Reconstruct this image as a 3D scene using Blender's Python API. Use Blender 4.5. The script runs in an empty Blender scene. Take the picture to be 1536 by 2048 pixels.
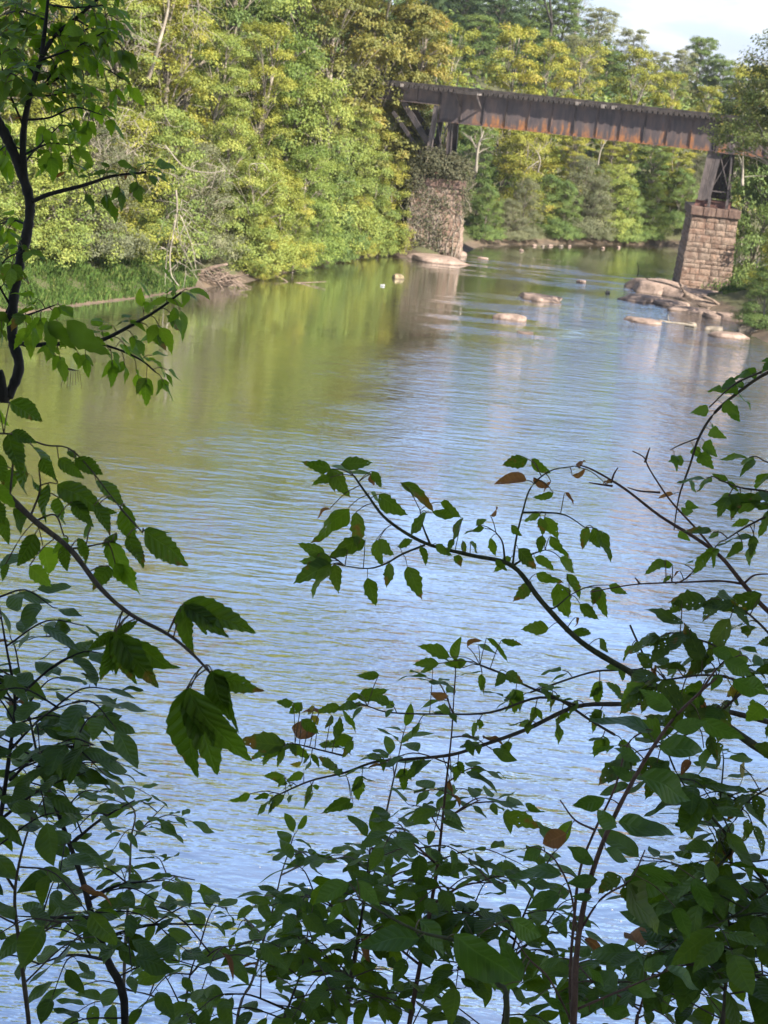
import bpy, math, random
import numpy as np
from mathutils import Vector, Matrix
sc = bpy.context.scene
col = sc.collection
R = math.radians
# ------------------------------------------------------------------ camera
H, FPX, PITCH, ROLL = 13.4, 3000.0, R(16.34), R(5.8)
CAM = Vector((0, 0, H))
_F = Vector((0, math.cos(PITCH), -math.sin(PITCH)))
_U0 = Vector((0, math.sin(PITCH), math.cos(PITCH)))
_R0 = Vector((1, 0, 0))
_R = _R0 * math.cos(ROLL) + _U0 * math.sin(ROLL)
_U = -_R0 * math.sin(ROLL) + _U0 * math.cos(ROLL)
cd = bpy.data.cameras.new('camera'); cam = bpy.data.objects.new('camera', cd); col.objects.link(cam)
cd.sensor_fit = 'VERTICAL'; cd.sensor_height = 36; cd.lens = 36 * FPX / 2048
cd.clip_start = .05; cd.clip_end = 3000
cam.matrix_world = Matrix(((_R.x, _U.x, -_F.x, 0), (_R.y, _U.y, -_F.y, 0), (_R.z, _U.z, -_F.z, H), (0, 0, 0, 1)))
cd.dof.use_dof = True; cd.dof.focus_distance = 2.9; cd.dof.aperture_fstop = 20
sc.camera = cam
# ------------------------------------------------------------------ world, sun, exposure
SUN_EL, SUN_AZ = R(41), R(132)            # azimuth clockwise from +Y: behind the camera, to the right
w = bpy.data.worlds.new('World'); sc.world = w; w.use_nodes = True
nt = w.node_tree; nt.nodes.clear()
def N(t, ty, **k):
    n = t.nodes.new(ty)
    for a, b in k.items(): setattr(n, a, b)
    return n
wo = N(nt, 'ShaderNodeOutputWorld'); bg = N(nt, 'ShaderNodeBackground'); sky = N(nt, 'ShaderNodeTexSky')
sky.sky_type = 'NISHITA'; sky.sun_disc = False; sky.sun_elevation = SUN_EL; sky.sun_rotation = SUN_AZ
sky.air_density = 1.0; sky.dust_density = .5; sky.ozone_density = 1.6
tc = N(nt, 'ShaderNodeTexCoord'); sep = N(nt, 'ShaderNodeSeparateXYZ'); nt.links.new(tc.outputs['Generated'], sep.inputs[0])
ad = N(nt, 'ShaderNodeMath', operation='ADD'); ad.inputs[1].default_value = .22; ad.use_clamp = False
mx = N(nt, 'ShaderNodeMath', operation='MAXIMUM'); mx.inputs[1].default_value = .02
nt.links.new(sep.outputs[2], mx.inputs[0]); nt.links.new(mx.outputs[0], ad.inputs[0])
dx = N(nt, 'ShaderNodeMath', operation='DIVIDE'); dy = N(nt, 'ShaderNodeMath', operation='DIVIDE')
nt.links.new(sep.outputs[0], dx.inputs[0]); nt.links.new(ad.outputs[0], dx.inputs[1])
nt.links.new(sep.outputs[1], dy.inputs[0]); nt.links.new(ad.outputs[0], dy.inputs[1])
cb = N(nt, 'ShaderNodeCombineXYZ'); nt.links.new(dx.outputs[0], cb.inputs[0]); nt.links.new(dy.outputs[0], cb.inputs[1])
cn = N(nt, 'ShaderNodeTexNoise'); cn.inputs['Scale'].default_value = 1.9; cn.inputs['Detail'].default_value = 7; cn.inputs['Roughness'].default_value = .58
nt.links.new(cb.outputs[0], cn.inputs['Vector'])
cr = N(nt, 'ShaderNodeValToRGB'); cr.color_ramp.elements[0].position = .44; cr.color_ramp.elements[1].position = .72
cr.color_ramp.elements[0].color = (.06, .06, .06, 1); cr.color_ramp.elements[1].color = (.72, .72, .72, 1)
nt.links.new(cn.outputs['Fac'], cr.inputs[0])
cm = N(nt, 'ShaderNodeMixRGB'); cm.inputs[2].default_value = (3.55, 3.7, 4.5, 1)
hz = N(nt, 'ShaderNodeMapRange'); hz.inputs[1].default_value = 0; hz.inputs[2].default_value = .20; hz.inputs[3].default_value = .95; hz.inputs[4].default_value = 0; nt.links.new(sep.outputs[2], hz.inputs[0])
hm = N(nt, 'ShaderNodeMath', operation='MAXIMUM'); nt.links.new(cr.outputs[0], hm.inputs[0]); nt.links.new(hz.outputs[0], hm.inputs[1])
# cloud brightness varies a little inside the cover
cv = N(nt, 'ShaderNodeTexNoise'); cv.inputs['Scale'].default_value = 3.4; cv.inputs['Detail'].default_value = 6; nt.links.new(cb.outputs[0], cv.inputs['Vector'])
cvr = N(nt, 'ShaderNodeValToRGB'); cvr.color_ramp.elements[0].position = .42; cvr.color_ramp.elements[0].color = (1.55, 1.9, 3.0, 1); cvr.color_ramp.elements[1].position = .60; cvr.color_ramp.elements[1].color = (2.75, 2.82, 3.3, 1)
nt.links.new(cv.outputs['Fac'], cvr.inputs[0]); nt.links.new(cvr.outputs[0], cm.inputs[2])
nt.links.new(hm.outputs[0], cm.inputs[0]); nt.links.new(sky.outputs[0], cm.inputs[1])
nt.links.new(cm.outputs[0], bg.inputs[0]); bg.inputs[1].default_value = .082
nt.links.new(bg.outputs[0], wo.inputs[0])
sl = bpy.data.lights.new('sun', 'SUN'); sun = bpy.data.objects.new('sun', sl); col.objects.link(sun)
sl.energy = 4.9; sl.angle = R(.5); sl.color = (1, .93, .80)
SUND = Vector((math.sin(SUN_AZ) * math.cos(SUN_EL), math.cos(SUN_AZ) * math.cos(SUN_EL), math.sin(SUN_EL)))
sun.rotation_euler = (-SUND).to_track_quat('-Z', 'Y').to_euler(); sun.location = (40, -40, 60)
vs = sc.view_settings; vs.view_transform = 'Standard'; vs.look = 'None'; vs.gamma = 1; vs.use_curve_mapping = False
vs.exposure = 1.95
cy = sc.cycles; cy.max_bounces = 8; cy.diffuse_bounces = 3; cy.glossy_bounces = 3; cy.transparent_max_bounces = 12; cy.transmission_bounces = 3
cy.use_denoising = True; cy.sample_clamp_indirect = 6
# ------------------------------------------------------------------ picture -> place
def ray(px, py): return _F + _R * ((px - 768) / FPX) + _U * (-(py - 1024) / FPX)
def P(px, py, d): return CAM + ray(px, py) * d
def G(px, py, z=0.0):
    r = ray(px, py); return CAM + r * ((z - H) / r.z)
def AY(px, py, Y):
    r = ray(px, py); return CAM + r * (Y / r.y)
def toPx(p):
    v = p - CAM; d = v.dot(_F); return (768 + FPX * v.dot(_R) / d, 1024 - FPX * v.dot(_U) / d, d)
# ------------------------------------------------------------------ helpers
def mesh_np(name, V, faces, mats, smooth=False, tint=None, midx=None):
    me = bpy.data.meshes.new(name)
    V = np.asarray(V, dtype=np.float32)
    if isinstance(faces, np.ndarray):
        n, k = faces.shape
        me.vertices.add(len(V)); me.vertices.foreach_set('co', V.ravel())
        me.loops.add(n * k); me.loops.foreach_set('vertex_index', faces.ravel().astype(np.int32))
        me.polygons.add(n); me.polygons.foreach_set('loop_start', np.arange(0, n * k, k, dtype=np.int32))
        me.polygons.foreach_set('loop_total', np.full(n, k, dtype=np.int32)); me.update(calc_edges=True)
    else:
        me.from_pydata([tuple(map(float, v)) for v in V], [], faces); me.update()
    for m in (mats if isinstance(mats, (list, tuple)) else [mats]): me.materials.append(m)
    if midx is not None: me.polygons.foreach_set('material_index', np.asarray(midx, dtype=np.int32))
    if smooth: me.polygons.foreach_set('use_smooth', np.ones(len(me.polygons), dtype=bool))
    if tint is not None:
        a = me.attributes.new('tint', 'FLOAT', 'FACE'); a.data.foreach_set('value', np.asarray(tint, dtype=np.float32))
    return me
def ob(name, me, parent=None, loc=(0, 0, 0), kind=None):
    o = bpy.data.objects.new(name, me); col.objects.link(o); o.location = loc
    if parent is not None: o.parent = parent
    if kind: o['kind'] = kind
    return o
def tag(o, label, cat, group=None):
    o['label'] = label; o['category'] = cat
    if group: o['group'] = group
    return o
def empty(name, loc, label, cat, group=None, rz=0, scale=1):
    o = bpy.data.objects.new(name, None); col.objects.link(o); o.location = loc; o.rotation_euler = (0, 0, rz)
    o.scale = (scale,) * 3 if not isinstance(scale, tuple) else scale
    o.empty_display_size = .2
    return tag(o, label, cat, group)
def bez(pts, n):
    """Catmull-Rom through pts (each a Vector), n samples per span"""
    p = [Vector(q) for q in pts]; p = [p[0] * 2 - p[1]] + p + [p[-1] * 2 - p[-2]]
    out = []
    for i in range(1, len(p) - 2):
        a, b, c, d = p[i - 1:i + 3]
        for k in range(n):
            t = k / n
            out.append(.5 * ((2 * b) + (c - a) * t + (2 * a - 5 * b + 4 * c - d) * t * t + (3 * b - a - 3 * c + d) * t ** 3))
    out.append(p[-2]); return out
class Tubes:
    def __init__(s): s.V = []; s.F = []
    def add(s, pts, r0, r1, sides=6, r=None):
        n = len(pts); b = len(s.V)
        if n < 2: return
        ref = Vector((.3, .2, 1)).normalized()
        for i, p in enumerate(pts):
            t = (pts[min(i + 1, n - 1)] - pts[max(i - 1, 0)])
            if t.length < 1e-9: t = Vector((0, 0, 1))
            t.normalize()
            if abs(t.dot(ref)) > .95: a = t.cross(Vector((1, 0, 0))).normalized()
            else: a = t.cross(ref).normalized()
            c = t.cross(a)
            rr = r[i] if r else r0 + (r1 - r0) * i / (n - 1)
            for k in range(sides):
                th = 2 * math.pi * k / sides
                s.V.append(p + (a * math.cos(th) + c * math.sin(th)) * rr)
        for i in range(n - 1):
            for k in range(sides):
                k2 = (k + 1) % sides
                s.F.append((b + i * sides + k, b + i * sides + k2, b + (i + 1) * sides + k2, b + (i + 1) * sides + k))
        s.F.append(tuple(b + (n - 1) * sides + k for k in range(sides)))
        s.F.append(tuple(b + k for k in reversed(range(sides))))
    def mesh(s, name, mat, off=Vector((0, 0, 0))):
        return mesh_np(name, [v - off for v in s.V], s.F, mat, smooth=True)
class Boxes:
    def __init__(s): s.V = []; s.F = []
    def box(s, c, ax, ay, az, hx, hy, hz):
        b = len(s.V)
        for sx, sy, sz in ((-1,-1,-1),(1,-1,-1),(1,1,-1),(-1,1,-1),(-1,-1,1),(1,-1,1),(1,1,1),(-1,1,1)):
            s.V.append(Vector(c) + ax * hx * sx + ay * hy * sy + az * hz * sz)
        for f in ((0,3,2,1),(4,5,6,7),(0,1,5,4),(1,2,6,5),(2,3,7,6),(3,0,4,7)): s.F.append(tuple(b + i for i in f))
    def bar(s, p, q, wx, wy, up=Vector((0, 1, 0))):
        p, q = Vector(p), Vector(q); t = (q - p); L = t.length; t.normalize()
        a = t.cross(up).normalized(); c = a.cross(t)
        s.box((p + q) / 2, a, c, t, wx / 2, wy / 2, L / 2)
    def mesh(s, name, mat, off=Vector((0, 0, 0))):
        return mesh_np(name, [v - off for v in s.V], s.F, mat)
# ------------------------------------------------------------------ materials
def newmat(name):
    m = bpy.data.materials.new(name); m.use_nodes = True; t = m.node_tree; t.nodes.clear()
    return m, t, N(t, 'ShaderNodeOutputMaterial')
def L(t, a, b): t.links.new(a, b)
def noise(t, vec, scale, detail=4, rough=.55):
    n = N(t, 'ShaderNodeTexNoise'); n.inputs['Scale'].default_value = scale; n.inputs['Detail'].default_value = detail; n.inputs['Roughness'].default_value = rough
    if vec is not None: L(t, vec, n.inputs['Vector'])
    return n.outputs['Fac']
def ramp(t, fac, stops, interp='LINEAR'):
    r = N(t, 'ShaderNodeValToRGB'); e = r.color_ramp; e.interpolation = interp
    while len(e.elements) < len(stops): e.elements.new(.5)
    for el, (p, c) in zip(e.elements, stops): el.position = p; el.color = (*c, 1) if len(c) == 3 else c
    L(t, fac, r.inputs[0]); return r.outputs[0]
def math_(t, op, a, b=None, clamp=False):
    m = N(t, 'ShaderNodeMath', operation=op); m.use_clamp = clamp
    for i, v in ((0, a), (1, b)):
        if v is None: continue
        if isinstance(v, (int, float)): m.inputs[i].default_value = v
        else: L(t, v, m.inputs[i])
    return m.outputs[0]
def mixc(t, fac, a, b, mode='MIX'):
    m = N(t, 'ShaderNodeMixRGB', blend_type=mode)
    for i, v in ((0, fac), (1, a), (2, b)):
        if isinstance(v, (int, float)): m.inputs[i].default_value = v
        elif isinstance(v, tuple): m.inputs[i].default_value = (*v, 1)
        else: L(t, v, m.inputs[i])
    return m.outputs[0]
def vmap(t, vec, scale, rot=(0, 0, 0)):
    m = N(t, 'ShaderNodeMapping'); m.inputs['Scale'].default_value = scale; m.inputs['Rotation'].default_value = rot
    L(t, vec, m.inputs[0]); return m.outputs[0]
def bump(t, h, strength, dist):
    b = N(t, 'ShaderNodeBump'); b.inputs['Strength'].default_value = strength if isinstance(strength, (int, float)) else 1
    if not isinstance(strength, (int, float)): L(t, strength, b.inputs['Strength'])
    b.inputs['Distance'].default_value = dist; L(t, h, b.inputs['Height']); return b.outputs[0]
def principled(t, out, colr, rough=.7, normal=None, spec=.4):
    b = N(t, 'ShaderNodeBsdfPrincipled'); b.inputs['Specular IOR Level'].default_value = spec
    if isinstance(colr, tuple): b.inputs['Base Color'].default_value = (*colr, 1)
    else: L(t, colr, b.inputs['Base Color'])
    if isinstance(rough, (int, float)): b.inputs['Roughness'].default_value = rough
    else: L(t, rough, b.inputs['Roughness'])
    if normal is not None: L(t, normal, b.inputs['Normal'])
    if out is not None: L(t, b.outputs[0], out.inputs[0])
    return b
def foliage(name, stops, trans=.38, var=.22):
    """far foliage: leaf colour by leaf and by tree"""
    m, t, o = newmat(name)
    at = N(t, 'ShaderNodeAttribute', attribute_name='tint'); oi = N(t, 'ShaderNodeObjectInfo')
    f = math_(t, 'ADD', at.outputs['Fac'], math_(t, 'MULTIPLY', math_(t, 'SUBTRACT', oi.outputs['Random'], .5), var), True)
    c = ramp(t, f, [(a, (q[0] * 1.38 + .005, q[1] * 1.22 + .003, q[2] * 1.45 + .003)) for a, q in stops])
    d = N(t, 'ShaderNodeBsdfPrincipled'); L(t, c, d.inputs['Base Color']); d.inputs['Roughness'].default_value = .6; d.inputs['Specular IOR Level'].default_value = .22
    tr = N(t, 'ShaderNodeBsdfTranslucent'); L(t, mixc(t, 1.0, c, (1.25, 1.15, .55), 'MULTIPLY'), tr.inputs[0])
    ms = N(t, 'ShaderNodeMixShader'); ms.inputs[0].default_value = trans
    L(t, d.outputs[0], ms.inputs[1]); L(t, tr.outputs[0], ms.inputs[2]); L(t, ms.outputs[0], o.inputs[0]); return m
FOL = {
 'yellow':  foliage('foliage_yellow_green', [(0, (.045, .075, .014)), (.45, (.135, .165, .022)), (.8, (.185, .20, .030)), (1, (.245, .22, .038))]),
 'lime':    foliage('foliage_lime', [(0, (.035, .075, .016)), (.5, (.115, .165, .030)), (1, (.20, .23, .045))]),
 'green':   foliage('foliage_mid_green', [(0, (.025, .060, .016)), (.5, (.070, .120, .026)), (1, (.125, .175, .040))]),
 'olive':   foliage('foliage_olive', [(0, (.040, .060, .014)), (.5, (.110, .125, .026)), (.85, (.17, .165, .032)), (1, (.22, .17, .04))]),
 'dark':    foliage('foliage_dark', [(0, (.018, .042, .018)), (.5, (.040, .078, .028)), (1, (.075, .12, .040))]),
 'grey':    foliage('foliage_grey_green', [(0, (.040, .055, .026)), (.5, (.080, .10, .045)), (1, (.135, .15, .075))]),
 'pale':    foliage('foliage_pale', [(0, (.060, .080, .035)), (.5, (.11, .135, .055)), (1, (.17, .19, .08))]),
 'rust':    foliage('foliage_rust_tinged', [(0, (.026, .050, .014)), (.5, (.062, .088, .020)), (.85, (.098, .098, .028)), (1, (.15, .080, .035))]),
 'emerald': foliage('foliage_emerald', [(0, (.028, .060, .012)), (.5, (.082, .135, .022)), (1, (.14, .19, .036))]),
 'ivy':     foliage('foliage_vine', [(0, (.020, .028, .012)), (.5, (.050, .058, .026)), (.85, (.085, .088, .042)), (1, (.12, .10, .06))]),
}
def wood(name, a, b, scale=6, rough=.85):
    m, t, o = newmat(name); g = N(t, 'ShaderNodeNewGeometry')
    n = noise(t, vmap(t, g.outputs['Position'], (1, 1, .35)), scale, 6, .65)
    c = mixc(t, ramp(t, n, [(.35, (0, 0, 0)), (.65, (1, 1, 1))]), a, b)
    principled(t, o, c, rough, bump(t, noise(t, vmap(t, g.outputs['Position'], (1, 1, .3)), scale * 4, 5), .6, .02 / scale * 6)); return m
M = {}
M['bark'] = wood('bark_grey_brown', (.10, .08, .06), (.22, .19, .15), 3)
M['bark_pale'] = wood('bark_pale', (.10, .085, .065), (.25, .22, .18), 2)
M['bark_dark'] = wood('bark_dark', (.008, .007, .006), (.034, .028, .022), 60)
M['vine_pale'] = wood('vine_bark', (.10, .083, .062), (.22, .19, .15), 5)
M['twig'] = wood('twig_brown', (.045, .034, .022), (.10, .075, .05), 120)
M['twig_red'] = wood('twig_reddish', (.075, .040, .030), (.15, .085, .06), 120)
M['twig_green'] = wood('twig_green_brown', (.035, .040, .016), (.085, .082, .035), 120)
M['twig_pale'] = wood('twig_pale', (.13, .10, .075), (.24, .19, .15), 120)
M['petiole'] = wood('petiole', (.09, .045, .03), (.14, .12, .05), 160)
M['drift'] = wood('driftwood', (.070, .048, .036), (.175, .125, .095), 4)
def rockmat(name, a, b, c):
    m, t, o = newmat(name); g = N(t, 'ShaderNodeNewGeometry')
    n = noise(t, g.outputs['Position'], 1.3, 8, .62); n2 = noise(t, g.outputs['Position'], 6, 6, .6)
    cc = mixc(t, ramp(t, n, [(.36, (0, 0, 0)), (.64, (1, 1, 1))]), a, b)
    cc = mixc(t, ramp(t, n2, [(.55, (0, 0, 0)), (.72, (1, 1, 1))]), cc, c)
    sp = N(t, 'ShaderNodeSeparateXYZ'); L(t, g.outputs['Position'], sp.inputs[0])
    wet = ramp(t, math_(t, 'ADD', sp.outputs[2], math_(t, 'MULTIPLY', n, .12)), [(.09, (.42, .40, .38)), (.17, (1, 1, 1))])
    cc = mixc(t, 1.0, cc, wet, 'MULTIPLY')
    principled(t, o, cc, .8, bump(t, n2, .7, .08)); return m
M['rock'] = rockmat('rock_pinkish', (.12, .084, .066), (.23, .165, .133), (.065, .045, .035))
M['rock_dark'] = rockmat('rock_dark', (.08, .065, .05), (.17, .14, .11), (.06, .05, .04))
M['rock_moss'] = rockmat('rock_mossy', (.10, .075, .04), (.20, .15, .09), (.06, .075, .02))
def stonemat():
    m, t, o = newmat('pier_stone'); g = N(t, 'ShaderNodeNewGeometry'); oi = N(t, 'ShaderNodeObjectInfo')
    base = ramp(t, oi.outputs['Random'], [(0, (.070, .040, .028)), (.22, (.175, .105, .073)), (.4, (.105, .072, .054)), (.6, (.20, .128, .090)), (.8, (.13, .095, .073)), (1, (.12, .058, .036))])
    p = g.outputs['Position']
    n = noise(t, p, 2.2, 8, .65); n2 = noise(t, p, 9, 6, .6)
    c = mixc(t, ramp(t, n, [(.38, (0, 0, 0)), (.7, (.8, .8, .8))]), base, (.215, .165, .130))
    c = mixc(t, ramp(t, n2, [(.52, (0, 0, 0)), (.72, (.85, .85, .85))]), c, (.045, .030, .022))
    st = noise(t, vmap(t, p, (2.6, 2.6, .16)), 1, 5, .6)
    sp = N(t, 'ShaderNodeSeparateXYZ'); L(t, p, sp.inputs[0])
    hi = ramp(t, math_(t, 'DIVIDE', sp.outputs[2], 7), [(.45, (.35, .35, .35)), (.9, (1, 1, 1))])
    c = mixc(t, math_(t, 'MULTIPLY', ramp(t, st, [(.50, (0, 0, 0)), (.66, (.8, .8, .8))]), hi), c, (.075, .032, .020))
    wl_ = ramp(t, math_(t, 'ADD', sp.outputs[2], math_(t, 'MULTIPLY', n, .5)), [(.45, (.35, .33, .30)), (.85, (1, 1, 1))])
    c = mixc(t, 1.0, c, wl_, 'MULTIPLY')
    principled(t, o, c, .85, bump(t, math_(t, 'ADD', n, math_(t, 'MULTIPLY', n2, .5)), .9, .10)); return m
M['stone'] = stonemat()
def capmat():
    m, t, o = newmat('pier_cap_stone'); g = N(t, 'ShaderNodeNewGeometry'); p = g.outputs['Position']
    n = noise(t, vmap(t, p, (2, 2, .6)), 2, 7, .65)
    c = ramp(t, n, [(.3, (.035, .022, .018)), (.5, (.085, .050, .038)), (.7, (.16, .11, .085))])
    principled(t, o, c, .85, bump(t, noise(t, p, 8, 6), .8, .06)); return m
M['cap'] = capmat()
m, t, o = newmat('mortar'); g = N(t, 'ShaderNodeNewGeometry')
principled(t, o, mixc(t, noise(t, g.outputs['Position'], 5, 5), (.09, .068, .054), (.20, .16, .13)), .95); M['mortar'] = m
ZB, ZT = 10.1, 12.3
def steelmat(name, rusty=1.0):
    m, t, o = newmat(name); g = N(t, 'ShaderNodeNewGeometry'); p = g.outputs['Position']
    sp = N(t, 'ShaderNodeSeparateXYZ'); L(t, p, sp.inputs[0])
    n = noise(t, vmap(t, p, (1.4, 1.4, .30)), 1.6, 7, .65); n2 = noise(t, p, 3.5, 8, .7)
    big = noise(t, vmap(t, p, (.16, .16, .1)), 1, 2)
    c = ramp(t, n, [(.28, (.016, .013, .016)), (.45, (.042, .031, .033)), (.6, (.075, .050, .044)), (.75, (.066, .056, .064))])
    hrel = math_(t, 'DIVIDE', math_(t, 'SUBTRACT', sp.outputs[2], ZB), ZT - ZB)
    low = math_(t, 'SUBTRACT', .80, math_(t, 'MULTIPLY', hrel, 1.25)); low = math_(t, 'SUBTRACT', low, math_(t, 'MULTIPLY', math_(t, 'LESS_THAN', hrel, -.02), .9))
    f = math_(t, 'ADD', low, math_(t, 'MULTIPLY', math_(t, 'SUBTRACT', n, .5), 3.4))
    f = math_(t, 'ADD', f, math_(t, 'MULTIPLY', math_(t, 'SUBTRACT', big, .55), 1.6))
    rf = ramp(t, f, [(.50, (0, 0, 0)), (.95, (rusty * .85,) * 3)])
    rc = ramp(t, n2, [(.3, (.075, .033, .018)), (.55, (.20, .076, .020)), (.75, (.36, .14, .030))])
    c = mixc(t, rf, c, rc)
    principled(t, o, c, .68, bump(t, n2, .4, .03), .45); return m
M['steel'] = steelmat('rusty_steel')
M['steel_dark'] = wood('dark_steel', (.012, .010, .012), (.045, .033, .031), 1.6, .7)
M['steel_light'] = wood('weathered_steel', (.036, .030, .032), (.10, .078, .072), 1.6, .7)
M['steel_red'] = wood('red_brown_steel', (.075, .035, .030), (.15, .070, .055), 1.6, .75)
M['timber'] = wood('creosoted_timber', (.010, .008, .008), (.040, .031, .028), 3)
M['timber_old'] = wood('grey_timber', (.06, .05, .045), (.18, .155, .14), 3)
m, t, o = newmat('soil'); g = N(t, 'ShaderNodeNewGeometry'); p = g.outputs['Position']
n = noise(t, p, .9, 8, .65); n2 = noise(t, p, 7, 6, .6)
sp = N(t, 'ShaderNodeSeparateXYZ'); L(t, p, sp.inputs[0])
c = mixc(t, ramp(t, n, [(.4, (0, 0, 0)), (.62, (1, 1, 1))]), (.050, .036, .024), (.095, .066, .044))
c = mixc(t, ramp(t, math_(t, 'ADD', sp.outputs[2], n), [(.85, (0, 0, 0)), (1, (1, 1, 1))]), c, mixc(t, n2, (.035, .045, .015), (.075, .065, .03)))
principled(t, o, c, .95, bump(t, n2, .8, .1)); M['soil'] = m
m, t, o = newmat('grass'); at = N(t, 'ShaderNodeAttribute', attribute_name='tint')
c = ramp(t, at.outputs['Fac'], [(0, (.035, .065, .018)), (.6, (.075, .125, .03)), (1, (.17, .18, .06))])
d = N(t, 'ShaderNodeBsdfDiffuse'); L(t, c, d.inputs[0]); tr = N(t, 'ShaderNodeBsdfTranslucent'); L(t, c, tr.inputs[0])
ms = N(t, 'ShaderNodeMixShader'); ms.inputs[0].default_value = .35; L(t, d.outputs[0], ms.inputs[1]); L(t, tr.outputs[0], ms.inputs[2]); L(t, ms.outputs[0], o.inputs[0]); M['grass'] = m
m, t, o = newmat('white_plastic'); principled(t, o, (.28, .28, .27), .5); M['white'] = m
m, t, o = newmat('glitter_foam'); principled(t, o, (.28, .28, .28), .6); M['glitter_foam'] = m
# ------------------------------------------------------------------ water
m, t, o = newmat('river_water'); g = N(t, 'ShaderNodeNewGeometry'); p = g.outputs['Position']
sp = N(t, 'ShaderNodeSeparateXYZ'); L(t, p, sp.inputs[0])
wl = noise(t, vmap(t, p, (.05, .12, 1)), 1, 3)
# ripples: crests across the view
r1 = noise(t, vmap(t, p, (.75, 2.5, 1), (0, 0, R(-9))), 1.0, 3, .5)
r2 = noise(t, vmap(t, p, (1.9, 5.5, 1), (0, 0, R(6))), 1.0, 3, .5)
r3 = noise(t, vmap(t, p, (.22, .6, 1), (0, 0, R(-14))), 1.0, 2, .5)
h = math_(t, 'ADD', math_(t, 'MULTIPLY', r1, .55), math_(t, 'ADD', math_(t, 'MULTIPLY', r2, .26), math_(t, 'MULTIPLY', r3, .5)))
ydist = math_(t, 'ADD', math_(t, 'DIVIDE', sp.outputs[1], 100), math_(t, 'MULTIPLY', math_(t, 'SUBTRACT', wl, .5), .28))
ydist = math_(t, 'SUBTRACT', ydist, math_(t, 'MULTIPLY', sp.outputs[0], .024))
calm = ramp(t, ydist, [(.10, (.60,) * 3), (.26, (.85,) * 3), (.46, (.75,) * 3), (.64, (.34,) * 3), (.82, (.085,) * 3), (1.0, (.08,) * 3)])
# riffle round the rocks below the bridge
def blob(cx, cy, rx, ry):
    a = math_(t, 'DIVIDE', math_(t, 'SUBTRACT', sp.outputs[0], cx), rx); b = math_(t, 'DIVIDE', math_(t, 'SUBTRACT', sp.outputs[1], cy), ry)
    d = math_(t, 'ADD', math_(t, 'MULTIPLY', a, a), math_(t, 'MULTIPLY', b, b))
    return math_(t, 'SUBTRACT', 1, d, True)
q1 = G(1120, 650); q2 = G(1060, 540)
streak = ramp(t, noise(t, vmap(t, p, (.10, .42, 1), (0, 0, R(-16))), 1.0, 3, .6), [(.47, (0,) * 3), (.60, (1,) * 3)])
rif = math_(t, 'MULTIPLY', streak, math_(t, 'MAXIMUM', blob(q1.x, q1.y, 9.5, 13), blob(q2.x, q2.y, 12, 9)))
patch = ramp(t, noise(t, vmap(t, p, (.055, .17, 1), (0, 0, R(-12))), 1.0, 4, .6), [(.36, (.30,) * 3), (.50, (.95,) * 3), (.64, (1.35,) * 3)])
amp = math_(t, 'ADD', math_(t, 'MULTIPLY', calm, patch), math_(t, 'MULTIPLY', rif, 1.3), True)
nrm = bump(t, h, amp, .31)
murk = mixc(t, noise(t, vmap(t, p, (.06, .06, 1)), 1, 3), (.058, .046, .025), (.082, .066, .037))
dif = N(t, 'ShaderNodeBsdfDiffuse'); L(t, murk, dif.inputs[0])
gl = N(t, 'ShaderNodeBsdfGlossy'); gl.inputs['Roughness'].default_value = .035; gl.inputs[0].default_value = (.94, .965, 1, 1); L(t, nrm, gl.inputs['Normal'])
fr = N(t, 'ShaderNodeFresnel'); fr.inputs[0].default_value = 2.6; L(t, nrm, fr.inputs['Normal'])
ms = N(t, 'ShaderNodeMixShader'); L(t, ramp(t, fr.outputs[0], [(0, (.66,) * 3), (.2, (.90,) * 3), (.55, (.88,) * 3), (1, (.92,) * 3)]), ms.inputs[0])
L(t, dif.outputs[0], ms.inputs[1]); L(t, gl.outputs[0], ms.inputs[2]); L(t, ms.outputs[0], o.inputs[0]); M['water'] = m
ob('river', mesh_np('river', [(-400, -40, 0), (400, -40, 0), (400, 500, 0), (-400, 500, 0)], [(0, 1, 2, 3)], M['water']), kind='structure')
# ------------------------------------------------------------------ ground
def xy(px, py): q = G(px, py); return (q.x, q.y)
RIV = [(-70, 11), (60, 11), (48, 40), (36, 66), xy(1545, 690), xy(1500, 668), xy(1440, 622), xy(1340, 592), (23.8, 108), (31, 117), (70, 126), (150, 135),
       (150, 160), (70, 152), (38, 144), xy(1340, 490), xy(1100, 487), xy(960, 491), (4.4, 121), (3.2, 114.5), (-.8, 113.8), xy(790, 507), xy(700, 517), xy(640, 532), xy(560, 548), xy(490, 566), xy(390, 577), xy(300, 594), xy(180, 608), xy(60, 626), xy(-60, 645), (-40, 66), (-70, 58)]
RP = np.array(RIV)
def sdist(X, Y):
    ins = np.zeros(X.shape, bool); dm = np.full(X.shape, 1e9)
    for i in range(len(RP)):
        a, b = RP[i], RP[(i + 1) % len(RP)]
        ab = b - a; tt = np.clip(((X - a[0]) * ab[0] + (Y - a[1]) * ab[1]) / (ab @ ab), 0, 1)
        dm = np.minimum(dm, np.hypot(X - a[0] - tt * ab[0], Y - a[1] - tt * ab[1]))
        c = ((a[1] > Y) != (b[1] > Y)) & (X < (b[0] - a[0]) * (Y - a[1]) / (b[1] - a[1] + 1e-12) + a[0])
        ins ^= c
    return np.where(ins, -dm, dm)
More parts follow.
